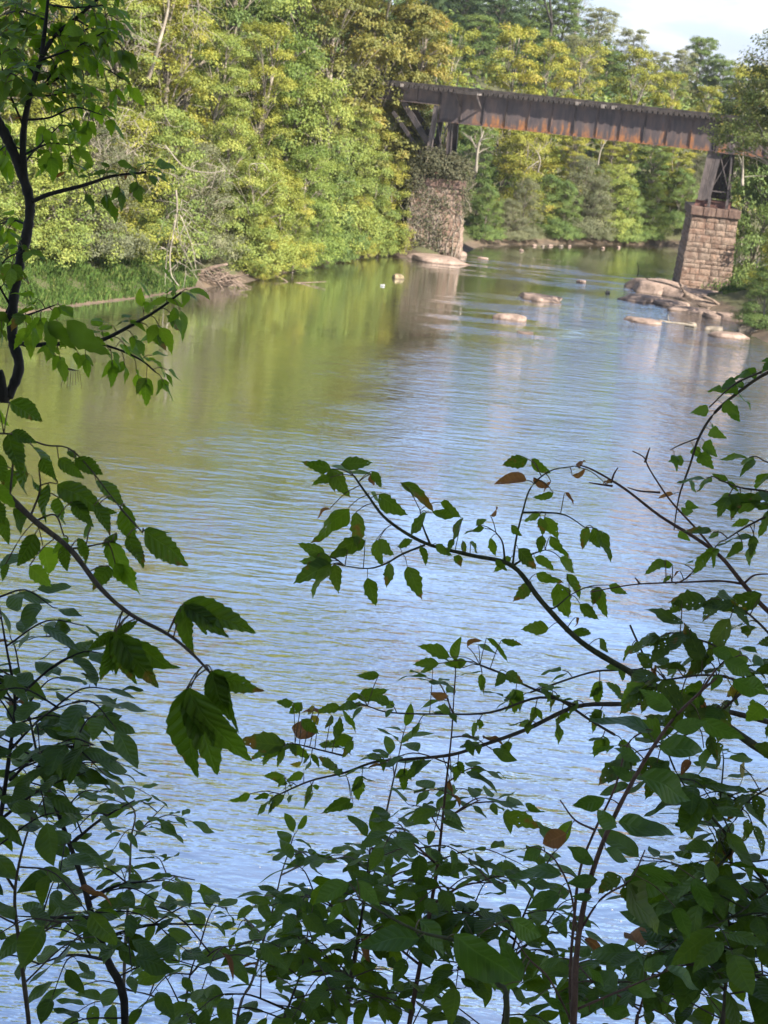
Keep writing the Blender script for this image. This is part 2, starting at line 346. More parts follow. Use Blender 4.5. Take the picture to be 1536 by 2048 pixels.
def hgt(X, Y):
    X = np.asarray(X, float); Y = np.asarray(Y, float); d = sdist(X, Y)
    far = np.minimum(d * .45, 1.6) + np.clip((d - 4) * .12, 0, 3.0)
    hill = 15 * np.exp(-(((X + 12) / 52) ** 2)) * np.clip((Y - 145) / 70, 0, 1) + np.clip(Y - 320, 0, 200) * .03
    near = np.minimum(1.22 * d, H - 1.62)
    h = np.where(Y < 12, near, far + hill)
    h = h + .12 * np.sin(X * 1.7 + Y * .9) * np.sin(Y * 1.3 - X * .5) * np.clip(d, 0, 1)
    return np.where(d < 0, np.maximum(d * .35, -2.0), h)
def gz(x, y): return float(hgt(np.array([x]), np.array([y]))[0])
gx = np.unique(np.concatenate([np.linspace(-1200, -90, 14), np.linspace(-90, -32, 16), np.linspace(-32, 42, 112), np.linspace(42, 120, 18), np.linspace(120, 1200, 14)]))
gy = np.unique(np.concatenate([np.linspace(-200, -6, 10), np.linspace(-6, 14, 30), np.linspace(14, 62, 14), np.linspace(62, 165, 150), np.linspace(165, 330, 24), np.linspace(330, 1800, 16)]))
XX, YY = np.meshgrid(gx, gy); ZZ = hgt(XX, YY)
nx, ny = len(gx), len(gy)
ii = (np.arange(ny - 1)[:, None] * nx + np.arange(nx - 1)[None]).ravel()
ob('ground', mesh_np('ground', np.stack([XX.ravel(), YY.ravel(), ZZ.ravel()], 1), np.stack([ii, ii + 1, ii + nx + 1, ii + nx], 1), M['soil'], smooth=True), kind='structure')

SHORE = [Vector((x, y, 0)) for x, y in RIV[-12:-2][::-1]]
SHORE = bez(SHORE, 30)
def shore(px, off):
    """point `off` metres inland of the left shoreline that is seen at picture column px"""
    best = None
    for i in range(1, len(SHORE) - 1):
        t_ = (SHORE[i + 1] - SHORE[i - 1]).normalized(); q = SHORE[i] + Vector((-t_.y, t_.x, 0)) * off
        e = abs(toPx(q)[0] - px)
        if best is None or e < best[0]: best = (e, q)
    q = best[1]; return Vector((q.x, q.y, gz(q.x, q.y)))
# ------------------------------------------------------------------ bridge frame
GL, GR = G(868, 517), G(1405, 588)
EX = (GR - GL); EX.z = 0; SPAN = EX.length; EX.normalize(); EY = Vector((-EX.y, EX.x, 0)); EZ = Vector((0, 0, 1))
def BW(s, off, z): return Vector((GL.x, GL.y, 0)) + EX * s + EY * off + EZ * z
def BS(px, py, off):
    r = ray(px, py); k = ((Vector((GL.x, GL.y, 0)) + EY * off - CAM).dot(EY)) / r.dot(EY); q = CAM + r * k
    return (q - Vector((GL.x, GL.y, 0))).dot(EX), q.z
rng = random.Random(5)
PX = Vector((math.cos(R(4)), -math.sin(R(4)), 0)); PY = Vector((math.sin(R(4)), math.cos(R(4)), 0))      # the piers stand with the current, askew to the deck
def PW(s, a, off, z): return BW(s, 0, z) + PX * a + PY * off
# stones: a few rough-faced block shapes, unit size, face towards -Y
def stone_mesh(seed):
    r = random.Random(seed); V = []; F = []
    nx, nz = 4, 3
    for k in range(nz + 1):
        for i in range(nx + 1):
            x = i / nx - .5; z = k / nz - .5; edge = (i in (0, nx)) or (k in (0, nz))
            V.append((x * (1 if not edge else .985), -.5 - (0 if edge else .04 + r.random() * .20), z + (0 if edge else r.uniform(-.08, .08))))
    for k in range(nz):
        for i in range(nx):
            a = k * (nx + 1) + i; F.append((a, a + 1, a + nx + 2, a + nx + 1))
    n0 = len(V)
    c = [0, nx, (nz + 1) * (nx + 1) - 1, nz * (nx + 1)]
    for q in c: V.append((V[q][0], .5, V[q][2]))
    b = [n0, n0 + 1, n0 + 2, n0 + 3]
    F.append(tuple(list(range(nx, -1, -1)) + [b[0], b[1]])); F.append(tuple([c[3] + i for i in range(nx + 1)] + [b[2], b[3]]))
    F.append(tuple([c[0]] + [(nx + 1) * k for k in range(1, nz + 1)] + [b[3], b[0]])); F.append(tuple([nx + (nx + 1) * k for k in range(nz, -1, -1)] + [b[1], b[2]]))
    F.append((b[0], b[3], b[2], b[1]))
    return mesh_np('stone', V, F, M['stone'])
STONES = [stone_mesh(i) for i in range(7)]
def pier(s0, wb, wt, db, dt, zt, label, ncourse, seed):
    r = random.Random(seed)
    root = empty('stone_pier', PW(s0, 0, db / 2, -.3), label, 'bridge pier', 'stone piers of the railway bridge')
    inv = root.location
    z0, z1 = -.3, zt - .62
    def dims(z): k = (z - z0) / (z1 - z0); return wb + (wt - wb) * k, db + (dt - db) * k
    # core
    V = []
    for z in (z0, z1):
        a, b = dims(z); a -= .14; b -= .14
        for sx, sy in ((-1, -1), (1, -1), (1, 1), (-1, 1)): V.append(PW(s0, sx * a / 2, db / 2 + sy * b / 2, z) - inv)
    ob('core', mesh_np('core', V, [(0, 1, 2, 3)[::-1], (4, 5, 6, 7), (0, 1, 5, 4), (1, 2, 6, 5), (2, 3, 7, 6), (3, 0, 4, 7)], M['mortar']), root)
    hs = [r.uniform(.72, 1.3) for _ in range(ncourse)]; sm = sum(hs); z = z0
    for k in range(ncourse):
        hh = hs[k] / sm * (z1 - z0); zc = z + hh / 2; a, b = dims(zc)
        for (dirv, nrm, half, other, batt) in ((PX, -PY, a / 2, b / 2, (db - dt) / 2), (PY, PX, b / 2, a / 2, (wb - wt) / 2), (-PX, PY, a / 2, b / 2, (db - dt) / 2), (-PY, -PX, b / 2, a / 2, (wb - wt) / 2)):
            nst = max(3, round(2 * half / .86)) + (0 if k % 2 else 1) * (1 if r.random() < .5 else 0)
            cuts = [0] + sorted((i + r.uniform(-.22, .22) + (.25 if k % 2 else -.2)) / nst for i in range(1, nst)) + [1]
            ang = math.atan2(batt, z1 - z0)
            for i in range(nst):
                u0, u1 = cuts[i] * 2 * half - half, cuts[i + 1] * 2 * half - half
                wdt = u1 - u0 - .035; dep = .26
                X = dirv; Z = (EZ * math.cos(ang) - nrm * math.sin(ang)); Y = Z.cross(X)
                c = PW(s0, 0, db / 2, zc) + dirv * ((u0 + u1) / 2) + nrm * (other - dep / 2 + r.uniform(-.015, .03))
                o = ob('stone', r.choice(STONES), root)
                o.matrix_local = Matrix(((X.x * wdt, Y.x * dep, Z.x * (hh - .035), c.x - inv.x), (X.y * wdt, Y.y * dep, Z.y * (hh - .035), c.y - inv.y), (X.z * wdt, Y.z * dep, Z.z * (hh - .035), c.z - inv.z), (0, 0, 0, 1)))
        z += hh
    # cap slabs
    ca, cbd = wt + .34, dt + .34
    for i in range(4):
        bx = Boxes(); g_ = .02
        bx.box(PW(s0, -ca / 2 + ca * (i + .5) / 4, db / 2, zt - .31 + r.uniform(-.012, .012)) - inv, PX, PY, EZ, ca / 8 - g_, cbd / 2 + r.uniform(0, .04), .30)
        me = bx.mesh('cap_stone', M['cap']); o = ob('cap_stone', me, root)
        bv = o.modifiers.new('b', 'BEVEL'); bv.width = .04; bv.segments = 2
    return root
sR0, _ = BS(1354, 588, 0); sR1, _ = BS(1459, 592, 0); sRt0, zR = BS(1383, 411, .3); sRt1, _ = BS(1477, 418, .3)
sL0, _ = BS(806, 512, 0); sL1, _ = BS(918, 505, 0)
_, zL = BS(880, 357, .3)
SR, SL = (sR0 + sR1) / 2, (sL0 + sL1) / 2
pier(SR, sR1 - sR0, (sR1 - sR0) * .87, 5.0, 4.4, zR, 'sunlit bare stone pier with a dark left face, standing on boulders at the right', 14, 3)
pier(SL, (sL1 - sL0), (sL1 - sL0) * .87, 5.0, 4.4, zL, 'vine-covered stone pier in midstream under the left end of the long girder', 12, 4)
# ------------------------------------------------------------------ steel bridge
bridge = empty('railway_bridge', BW(SPAN / 2, 2, ZB), 'rusty steel plate girder railway bridge with timber ties crossing the river', 'bridge')
BI = bridge.location
def bpart(name, bx, mat, parent=bridge, label=None):
    o = ob(name, bx.mesh(name, mat, BI), parent)
    if label: o['label'] = label
    return o
s0, _ = BS(876, 240, .7); s1, _ = BS(1428, 303, .7)
def girder(sa, sb, off, zb, zt, npan, flip, label=None):
    g_ = Boxes(); L_ = sb - sa
    for z in (zb + .03, zt - .03): g_.box(BW((sa + sb) / 2, off, z), EX, EY, EZ, L_ / 2, .20, .03)
    for z, hz in ((zb + .13, .07), (zt - .13, .07)): g_.box(BW((sa + sb) / 2, off - .03 * flip, z), EX, EY, EZ, L_ / 2 - .01, .022, hz)
    root = bpart('girder', g_, M['steel'], label=label)
    for i in range(npan):
        b = Boxes(); u = sa + L_ * (i + .5) / npan
        dzz = rng.uniform(-.006, .006)
        b.box(BW(u, off + dzz, (zb + zt) / 2), EX, EY, EZ, L_ / npan / 2 - .004, .010, (zt - zb) / 2 - .061)
        bpart('web_panel', b, M['steel'], root)
    for i in range(npan + 1):
        b = Boxes(); u = sa + .05 + (L_ - .10) * i / npan
        b.box(BW(u, off - flip * .075, (zb + zt) / 2), EX, EY, EZ, .012, .060, (zt - zb) / 2 - .062)
        b.box(BW(u + .045, off - flip * .022, (zb + zt) / 2), EX, EY, EZ, .045, .009, (zt - zb) / 2 - .2)
        bpart('stiffener', b, M['steel'] if i % 3 else M['steel_dark'], root)
    return root
girder(s0, s1, .7, ZB, ZT, 12, 1); girder(s0, s1, 2.9, ZB, ZT, 12, -1)
girder(s1 + .06, s1 + 14, .75, ZB - .06, ZB + 1.25, 8, 1, 'shallower girder of the span past the right pier'); girder(s1 + .06, s1 + 14, 2.85, ZB - .06, ZB + 1.25, 8, -1)
girder(s0 - 13, s0 - .06, .75, ZT - 1.02, ZT - .0, 8, 1, 'shallow girder of the left approach span'); girder(s0 - 13, s0 - .06, 2.85, ZT - 1.02, ZT - .0, 8, -1)
b = Boxes()
for i in range(13):                                         # cross frames between the girders
    u = s0 + .1 + (s1 - s0 - .2) * i / 12
    b.bar(BW(u, .9, ZB + .2), BW(u, 2.7, ZT - .2), .07, .07, EX); b.bar(BW(u + .08, .9, ZT - .2), BW(u + .08, 2.7, ZB + .2), .07, .07, EX)
bpart('cross_frame', b, M['steel_dark'])
# bearing box on the low span + deck
nt_ = int((s1 - s0 + 25.5) / .38)
for i in range(nt_):
    u = s0 - 12.8 + i * .38; zt = ZT if u < s1 + .3 else ZT
    b = Boxes(); l = rng.uniform(-.05, .03)
    b.box(BW(u, 1.8 + l / 2, zt + .125 + rng.uniform(-.012, .012)), EX, EY, EZ, .125, 1.72 - l / 2, .12)
    bpart('tie', b, M['timber'] if rng.random() < .95 else M['timber_old'])
for off in (.35, 3.25):
    for k in range(7):
        b = Boxes(); a0 = s0 - 13 + k * 6.6
        b.box(BW(a0 + 3.28, off, ZT + .335 + rng.uniform(0, .012)), EX, EY, EZ, 3.27, .10, .085); bpart('guard_timber', b, M['timber'])
for off in (1.08, 2.52):
    b = Boxes(); b.box(BW((s0 + s1) / 2, off, ZT + .262), EX, EY, EZ, (s1 - s0) / 2 + 12.7, .065, .012); b.box(BW((s0 + s1) / 2, off, ZT + .34), EX, EY, EZ, (s1 - s0) / 2 + 12.7, .01, .065); b.box(BW((s0 + s1) / 2, off, ZT + .417), EX, EY, EZ, (s1 - s0) / 2 + 12.7, .036, .012)
    bpart('rail', b, M['steel_dark'])
# support under the deck of the right hand span
b = Boxes()
for i in range(8):
    u = s1 + .6 + i * 1.7
    for off in (.75, 2.85): b.box(BW(u, off, (ZB + 1.26 + ZT) / 2), EX, EY, EZ, .09, .09, (ZT - ZB - 1.26) / 2)
for off in (.75, 2.85): b.box(BW(s1 + 7, off, ZT - .1), EX, EY, EZ, 6.9, .12, .09)
bpart('deck_post', b, M['steel_dark'])
# refuge platform with brackets and handrail
sp0, _ = BS(912, 190, -.8); sp1, _ = BS(958, 200, -.8)
rf = Boxes()
for k in range(7): rf.box(BW(sp0 + (sp1 - sp0) * (k + .5) / 7, -.62, ZT + .16 + .008 * (k % 2)), EX, EY, EZ, (sp1 - sp0) / 14 - .01, .95, .03)
plat = bpart('refuge_platform', rf, M['timber'])
for u in (sp0 + .1, sp1 - .1):
    b = Boxes(); b.box(BW(u, -.55, ZT + .06), EX, EY, EZ, .07, 1.0, .065); bpart('outrigger', b, M['timber_old'] if u > sp0 + .5 else M['timber'], plat)
    b = Boxes(); b.bar(BW(u, -1.35, ZT - .01), BW(u, .58, ZT - .95), .10, .10, EX); bpart('bracket', b, M['steel_light'] if u > sp0 + .5 else M['steel_dark'], plat)
b = Boxes(); b.box(BW((sp0 + sp1) / 2, -1.6, ZT + .10), EX, EY, EZ, (sp1 - sp0) / 2, .04, .12); bpart('fascia', b, M['timber'], plat)
sh0, _ = BS(914, 170, 3.4); sh1, _ = BS(953, 170, 3.4)
hr = Tubes()
for k in range(3): u = sh0 + (sh1 - sh0) * k / 2; hr.add([BW(u, 3.45, ZT + .2), BW(u, 3.45, ZT + 1.30)], .022, .022, 5)
for z in (.75, 1.28): hr.add([BW(sh0, 3.45, ZT + z), BW(sh1, 3.45, ZT + z)], .02, .02, 5)
ob('handrail', hr.mesh('handrail', M['steel_dark'], BI), bridge)
# right tower: wide ribbed leg on the left, braced bay, thin leg on the right
def tower(S, zc, left, lean=.10, ws=1.62, wide=.85):
    root = Boxes(); zt = ZB - .02
    wb_ = ws / 2 + .23
    # base beams
    for off in (.95, 2.75):
        root.box(BW(S, off, zc + .42), EX, EY, EZ, wb_ + .22, .14, .02); root.box(BW(S, off, zc + .03), EX, EY, EZ, wb_ + .22, .14, .02)
        root.box(BW(S, off, zc + .22), EX, EY, EZ, wb_ + .20, .03, .18)
    tw = bpart('tower', root, M['steel_red'], label='steel tower on the ' + ('left' if left else 'right') + ' pier')
    zb = zc + .44
    for off in (.80, 2.9):
        # wide leg
        b = Boxes()
        for k in range(6):
            f = k / 5
            b.bar(BW(S - ws / 2 + f * wide * .92 + .05, off, zt), BW(S - wb_ + f * wide * .80 + .05, off, zb), .035, .22 if k in (0, 5) else .12, EX)
        b.bar(BW(S - ws / 2 + wide / 2, off + .10, zt), BW(S - wb_ + wide * .45, off + .10, zb), .02, wide * .9, EX)
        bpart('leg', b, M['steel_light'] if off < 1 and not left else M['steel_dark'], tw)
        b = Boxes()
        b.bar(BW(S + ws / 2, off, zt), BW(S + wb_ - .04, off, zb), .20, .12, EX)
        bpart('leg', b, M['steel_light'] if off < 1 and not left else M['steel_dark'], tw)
        xa, xb = S - ws / 2 + wide, S + ws / 2 - .05
        ya, yb = S - wb_ + wide * .95, S + wb_ - .1
        for p, q in ((BW(xa, off - .02, zt - .15), BW(yb, off - .02, zb + .85)), (BW(xb, off + .05, zt - .15), BW(ya, off + .05, zb + .85)), (BW(ya, off, zb + .72), BW(yb, off, zb + .72))):
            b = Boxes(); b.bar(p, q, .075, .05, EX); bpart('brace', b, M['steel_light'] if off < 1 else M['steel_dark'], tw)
    for u in (S - wb_ + wide - .02, S + wb_ - .02):
        b = Boxes(); b.box(BW(u, .62, zc + .36), EX, EY, EZ, .10, .08, .34); bpart('shoe', b, M['steel_light'], tw)
    # side bracing; dark plate added to stand for the shade inside the bay
    b = Boxes()
    b.bar(BW(S + ws * .26, 2.7, zt), BW(S + wb_ * .30, 2.7, zb + .1), .04, ws * .62, EX); bpart('bay_shade_plate', b, M['steel_dark'], tw)
    for u, v in ((S - ws / 2 + .4, S - wb_ + .4), (S + ws / 2, S + wb_)):
        b = Boxes(); b.bar(BW(u, .9, zt - .2), BW(v, 2.8, zb + .2), .06, .06, EX); b.bar(BW(u + .07, 2.8, zt - .2), BW(v + .07, .9, zb + .2), .06, .06, EX); bpart('side_brace', b, M['steel_dark'], tw)
sTa, _ = BS(1417, 306, .8); sTb, _ = BS(1464, 311, .8)
tower((sTa + sTb) / 2, zR, False, ws=sTb - sTa)
# left tower: two slim legs, tie rods and two inclined struts
tl = Boxes(); sl0, _ = BS(880, 204, .8); sl1, _ = BS(905, 245, 2.8)
for off in (.9, 2.8): tl.box(BW(SL, off, zL + .2), EX, EY, EZ, 1.4, .13, .18)
tw = bpart('tower', tl, M['steel_red'], label='slim legged tower on the vine-covered left pier')
a0, _ = BS(874, 240, .8); a1, z_ = BS(862, 300, .8)
k_ = (a1 - a0) / (10.1 - z_)
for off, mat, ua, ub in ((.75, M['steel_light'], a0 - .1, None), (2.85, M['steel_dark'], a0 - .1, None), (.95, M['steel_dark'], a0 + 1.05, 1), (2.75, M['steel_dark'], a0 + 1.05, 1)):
    b = Boxes(); z2 = zL + .38; top = ZT - 1.05 if ub is None else ZB - .02
    bot = ua - .35 if ub is None else ua + .12
    b.bar(BW(ua, off, top), BW(bot, off, z2), .36, .20, EY); b.bar(BW(ua - .17, off - .04, top), BW(bot - .17, off - .04, z2), .03, .30, EY); b.bar(BW(ua + .17, off - .04, top), BW(bot + .17, off - .04, z2), .03, .30, EY)
    bpart('leg', b, mat, tw)
for p, q in ((BW(a0 + .05, .8, ZB), BW(a0 + 1.0, .8, zL + .6)), (BW(a0 + .95, .84, ZB), BW(a0 - .25, .84, zL + .6))):
    b = Boxes(); b.bar(p, q, .06, .06, EY); bpart('brace', b, M['steel_dark'], tw)
st0, zt0 = BS(822, 222, .9); st1, zt1 = BS(864, 294, .9)
for off in (.9, 2.8):
    b = Boxes(); b.bar(BW(st0 - .9, off, zt0 + .95), BW(st1, off, zt1 - .2), .42, .26, EY); bpart('strut', b, M['steel_dark'], tw)
    b = Boxes(); b.bar(BW(st0 - 1.4, off, zt0 - .2), BW(st1 - .3, off, zt1 - 1.1), .26, .2, EY); bpart('strut', b, M['steel_dark'], tw)
# ------------------------------------------------------------------ rocks and driftwood
def rock(px, py, wpx, hgt_m, depth_m, mat, label, seed, sink=.25, rough=.22, z=0, name='rock', rot=None):
    """px,py: where its near waterline sits; wpx its width in the photo"""
    c = G(px, py, z); d = toPx(c)[2]; wd = wpx * d / FPX
    r = np.random.default_rng(seed)
    import bmesh
    bm = bmesh.new(); bmesh.ops.create_icosphere(bm, subdivisions=4, radius=1)
    V = np.array([v.co for v in bm.verts])
    for k in range(26):                               # chip with planes, then gentle lumps
        n = r.normal(size=3); n[2] = abs(n[2]) * (.9 if k % 3 else 2); n /= np.linalg.norm(n); dd = r.uniform(.62, .95)
        ex = np.maximum(V @ n - dd, 0); V -= ex[:, None] * n * .92
    for k in range(14):
        q = r.normal(size=3) * (2 + k * .35); V *= (1 + rough * .16 * np.sin(V @ q + r.uniform(0, 6)))[:, None]
    V[:, 2] = np.where(V[:, 2] > .42, .42 + (V[:, 2] - .42) * .22, V[:, 2]); V[:, 2] *= np.where(V[:, 2] > 0, 1, .6)
    V = V / np.array([np.abs(V[:, 0]).max(), np.abs(V[:, 1]).max(), V[:, 2].max()])
    V = V * np.array([wd / 2, depth_m / 2, hgt_m / (1 - sink)]); V[:, 2] -= hgt_m / (1 - sink) * sink
    F = [tuple(v.index for v in f.verts) for f in bm.faces]; bm.free()
    me = mesh_np(name, V, F, mat, smooth=True)
    o = ob(name, me, None, (c.x, c.y + depth_m / 2, z)); o.rotation_euler.z = R(r.uniform(-7, 7)) if rot is None else R(rot)
    return tag(o, label, 'rock', 'rocks in the river')
rock(868, 528, 158, .42, 4.2, M['rock'], 'broad flat pale slab at the foot of the vine-covered pier', 1, rot=0)
rock(848, 512, 70, .9, 2.2, M['rock'], 'broken block leaning against the base of the vine-covered pier', 2)
rock(910, 513, 60, .55, 1.8, M['rock'], 'pinkish block at the right foot of the vine-covered pier', 21)
rock(795, 559, 31, .30, 1.2, M['rock_moss'], 'small rounded mossy brown rock in the water left of the midstream pier', 3)
rock(1082, 606, 108, .34, 3.0, M['rock'], 'low pinkish slab alone in mid river, upstream of the other one', 4, rot=-4)
rock(1022, 643, 84, .34, 1.6, M['rock'], 'brownish wedge slab in mid river, nearest to the viewer of the midstream rocks', 5, rot=-6)
rock(1164, 567, 24, .22, .9, M['rock'], 'small pale rock with white water round it, right of mid river', 6)
rock(1052, 670, 46, .07, 1.2, M['rock'], 'pink rock only just breaking the surface below the wedge slab', 7)
rock(1216, 588, 12, .2, .6, M['rock_dark'], 'tiny dark stone between the small pale rock and the big boulder', 8)
rock(1322, 592, 170, .95, 4.6, M['rock'], 'big whaleback boulder in front of the right pier', 9, sink=.2, rot=-12)
rock(1410, 608, 215, .75, 4.2, M['rock'], 'long rounded boulder behind the driftwood log at the foot of the right pier', 10, sink=.2, rot=-14)
rock(1288, 608, 104, .42, 3.0, M['rock'], 'flat ledge in front of the whaleback boulder', 11, rot=-6)
rock(1350, 616, 100, .32, 2.6, M['rock'], 'shelf of pale rock under the driftwood log', 12)
rock(1400, 630, 130, .30, 2.6, M['rock'], 'long low shelf of rock below the driftwood log', 13)
rock(1297, 650, 108, .20, 1.9, M['rock'], 'long thin slab lying apart in the shallows left of the pier reflection', 14, rot=-9)
rock(1386, 655, 30, .28, .9, M['rock_dark'], 'dark lump of rock at the end of the sunken branch', 15)
rock(1445, 642, 84, .34, 2.2, M['rock'], 'small pale slab in the shallows under the right end of the log', 16)
rock(1492, 650, 120, .48, 3.2, M['rock'], 'wide pinkish slab at the right shore below the roots', 17)
rock(1432, 664, 52, .26, 1.2, M['rock_dark'], 'low dark rock in the shallows by the right shore', 18)
rock(1466, 680, 100, .28, 2.2, M['rock'], 'nearest pink slab of the right shore', 19)
rock(1500, 668, 60, .42, 1.7, M['rock_dark'], 'dark brown rock under the bushes of the right shore', 20)
for i, (x, y, wv) in enumerate(((1068, 493, 16), (1086, 494, 12), (1100, 493, 18), (1122, 494, 14), (1140, 494, 10))):
    o = rock(x, y, wv * .8, .16, .6, M['rock_dark'] if i % 2 else M['rock'], ('first', 'second', 'third', 'fourth', 'last')[i] + ' from the left of five small pinkish stones along the far waterline', 40 + i); o['group'] = 'stones along the far waterline'
for i, (x, y, wv, lb) in enumerate(((1207, 498, 9, 'small white stone off the far shore, left of two'), (1238, 496, 11, 'small white stone off the far shore, right of two'), (1043, 503, 14, 'thin pale stone awash beyond the bridge'), (966, 519, 26, 'thin pale stone awash just right of the midstream pier'))):
    rock(x, y, wv, .16, .6, M['rock'], lb, 50 + i)
# floating white litter
bx = Boxes(); q = G(765, 572); bx.box((0, 0, .05), EX, EY, EZ, .13, .09, .04); bx.box((.06, .02, .10), EX, EY, EZ, .06, .05, .02)
o = ob('floating_litter', bx.mesh('floating_litter', M['white']), None, q); bv = o.modifiers.new('b', 'BEVEL'); bv.width = .03; bv.segments = 2
tag(o, 'small white piece of litter floating near the mossy rock', 'litter')
# fallen log on the boulders
def D_(px, py, Y): return AY(px, py, Y)
yl = G(1400, 612).y
log = empty('fallen_log', D_(1440, 620, yl), 'grey driftwood log with broken roots lying along the boulders by the right pier', 'log')
LI = log.location
T = Tubes(); pts = [D_(1368, 588, yl + .3), D_(1395, 602, yl), D_(1430, 614, yl - .2), D_(1470, 621, yl - .4), D_(1520, 634, yl - .6), D_(1570, 652, yl - .8)]
T.add(bez(pts, 5), .24, .42, 9); ob('trunk', T.mesh('trunk', M['drift'], LI), log)
for pp, ra, rb in (([(1392, 600, 0), (1372, 588, -.2), (1362, 572, -.3), (1358, 566, -.4)], .13, .05), ([(1362, 578, .4), (1335, 568, .2), (1300, 560, .1), (1292, 556, 0)], .09, .04),
                   ([(1440, 612, -.3), (1425, 600, -.5), (1405, 590, -.6)], .12, .05), ([(1480, 622, -.6), (1500, 612, -.8), (1530, 608, -1)], .12, .05), ([(1500, 636, -1.0), (1480, 642, -1.2), (1455, 648, -1.3)], .10, .03),
                   ([(1420, 616, -.4), (1400, 622, -.8), (1378, 622, -1)], .09, .03), ([(1540, 650, -1.2), (1515, 656, -1.5), (1490, 660, -1.7)], .1, .03)):
    T = Tubes(); T.add(bez([D_(x, y, yl + k) for x, y, k in pp], 4), ra, rb, 6); ob('branch', T.mesh('branch', M['drift'], LI), log)
sb = empty('sunken_branch', G(1370, 650), 'dark bare branch sticking out of the shallows in front of the driftwood log', 'branch')
T = Tubes(); yb_ = G(1370, 652).y
T.add(bez([D_(1318, 640, yb_), D_(1340, 645, yb_), D_(1368, 648, yb_ - .2), D_(1392, 652, yb_ - .3)], 4), .05, .09, 6); T.add(bez([D_(1340, 645, yb_), D_(1336, 636, yb_), D_(1338, 628, yb_)], 3), .04, .02, 5)
ob('stem', T.mesh('stem', M['bark'], sb.location), sb)
tw_ = empty('sunken_twig', G(1262, 558), 'thin dark twig standing out of the water near the small pale rock', 'twig')
T = Tubes(); q = G(1063 + 0, 533); q = G(1064, 533)
q = G(1277, 546); T.add([q - Vector((0, 0, .2)), q + Vector((-.05, 0, .35)), q + Vector((-.2, 0, .8))], .035, .015, 5); tw_.location = q; ob('stem', T.mesh('stem', M['bark_dark'], q), tw_)
# root and drift pile on the left shore
rp = empty('driftwood_pile', G(430, 575), 'brown tangle of washed-up roots and sticks under the trees of the left shore', 'driftwood')
r = random.Random(8); base = G(432, 574)
T = Tubes()
for k in range(150):
    c = base + Vector((r.gauss(-.2, .85), r.uniform(0, 1.6), 0)); c.z = r.uniform(0, 1.0) * math.exp(-((c.x - base.x) / 1.4) ** 2)
    a = r.gauss(0, .9); l = r.uniform(.4, 1.3); dv = Vector((math.cos(a) * l, r.uniform(-.5, .3) * l, r.uniform(-.45, .35) * l))
    T.add(bez([c - dv / 2, c + Vector((r.gauss(0, .08), r.gauss(0, .08), r.gauss(0, .08))), c + dv / 2], 3), r.uniform(.02, .05), .012, 5)
o = ob('sticks', T.mesh('sticks', M['drift'], rp.location), rp, kind='stuff')
for pp, ra in (([(452, 552, 0), (470, 566, -.8), (496, 577, -1.2)], .06), ([(415, 540, .2), (432, 560, -.6), (446, 578, -1.1)], .05), ([(455, 558, 0), (480, 553, -.6), (497, 549, -.9)], .05), ([(400, 545, .3), (425, 535, .2), (455, 528, .3)], .16)):
    T = Tubes(); T.add(bez([D_(x, y, base.y + .6 + k) for x, y, k in pp], 4), ra, ra * .5, 6); ob('branch', T.mesh('branch', M['drift'], rp.location), rp)
for pp, ra, lb in (([(510, 540, 1), (560, 555, .2), (590, 575, -.3), (604, 592 - 12, -.6)], .05, 'bare branch dipping into the river right of the drift pile'), ([(590, 566, 0), (620, 565, 0), (652, 563, 0)], .05, 'pale stick lying on the water under overhanging leaves'), ([(470, 522, 2), (510, 535, 1.2), (545, 546, .6)], .17, 'pale fallen trunk on the bank behind the drift pile')):
    q0 = G(560, 562).y; T = Tubes(); T.add(bez([D_(x, y, q0 + k) for x, y, k in pp], 4), ra, ra * .5, 6); c = T.V[0].copy()
    o = ob('driftwood_branch', T.mesh('driftwood_branch', M['drift'], c), None, c); tag(o, lb, 'branch')
# long pale hanging vines in front of the left trees
for k, (pp, ra, lb) in enumerate((([(352, 380), (354, 420), (346, 470), (340, 510), (343, 550), (358, 572)], .055, 'thick whitish vine hanging to the waterline from the left trees'),
                    ([(360, 430), (375, 465), (386, 500), (392, 540)], .035, 'thin pale vine hanging right of the thick whitish one'), ([(350, 440), (338, 480), (332, 530), (330, 570)], .03, 'thin pale vine hanging left of the thick whitish one'),
                    ([(150, 445), (175, 465), (205, 488), (232, 500)], .05, 'bare pale branch reaching out low over the left bank grass'), ([(330, 290), (370, 335), (420, 345), (450, 340)], .035, 'bare grey bough lying across the left trees'))):
    q0 = G(350, 590).y - .9; T = Tubes(); T.add(bez([D_(x, y, q0 + .12 * math.sin(i * 1.9)) for i, (x, y) in enumerate(pp)], 5), ra, ra * .55, 6)
    c = T.V[0].copy(); o = ob('hanging_vine' if k < 3 else 'bare_bough', T.mesh('hanging_vine', M['vine_pale'], c), None, c); tag(o, lb, 'vine' if k < 3 else 'branch')
# tangles of dead grey vine hanging in the left trees
def vine_tangle(x0, x1, y0, y1, Y, n, lb, seed):
    r = random.Random(seed); c = AY((x0 + x1) / 2, y0, Y); root = empty('dead_vine', c, lb, 'vine', 'dead vines in the left trees'); T = Tubes()
    for k in range(n):
        x = r.gauss((x0 + x1) / 2, (x1 - x0) / 3.2); y = r.uniform(y0, y1); l = r.uniform(25, 75); a_ = r.gauss(1.2, .7); yy = Y + r.uniform(-.7, .9)
        q = [AY(x + math.cos(a_) * l * f + r.gauss(0, 5), y + math.sin(a_) * l * f + r.gauss(0, 5), yy + r.uniform(-.25, .25)) for f in (0, .33, .66, 1)]
        T.add(bez(q, 4), r.uniform(.010, .026), .006, 4)
    ob('stem', T.mesh('stem', M['vine_pale'], c), root, kind='stuff')
vine_tangle(130, 290, 215, 300, 84.5, 70, 'grey mat of dead vine stems across the left trees beside the near forked trunk', 1)
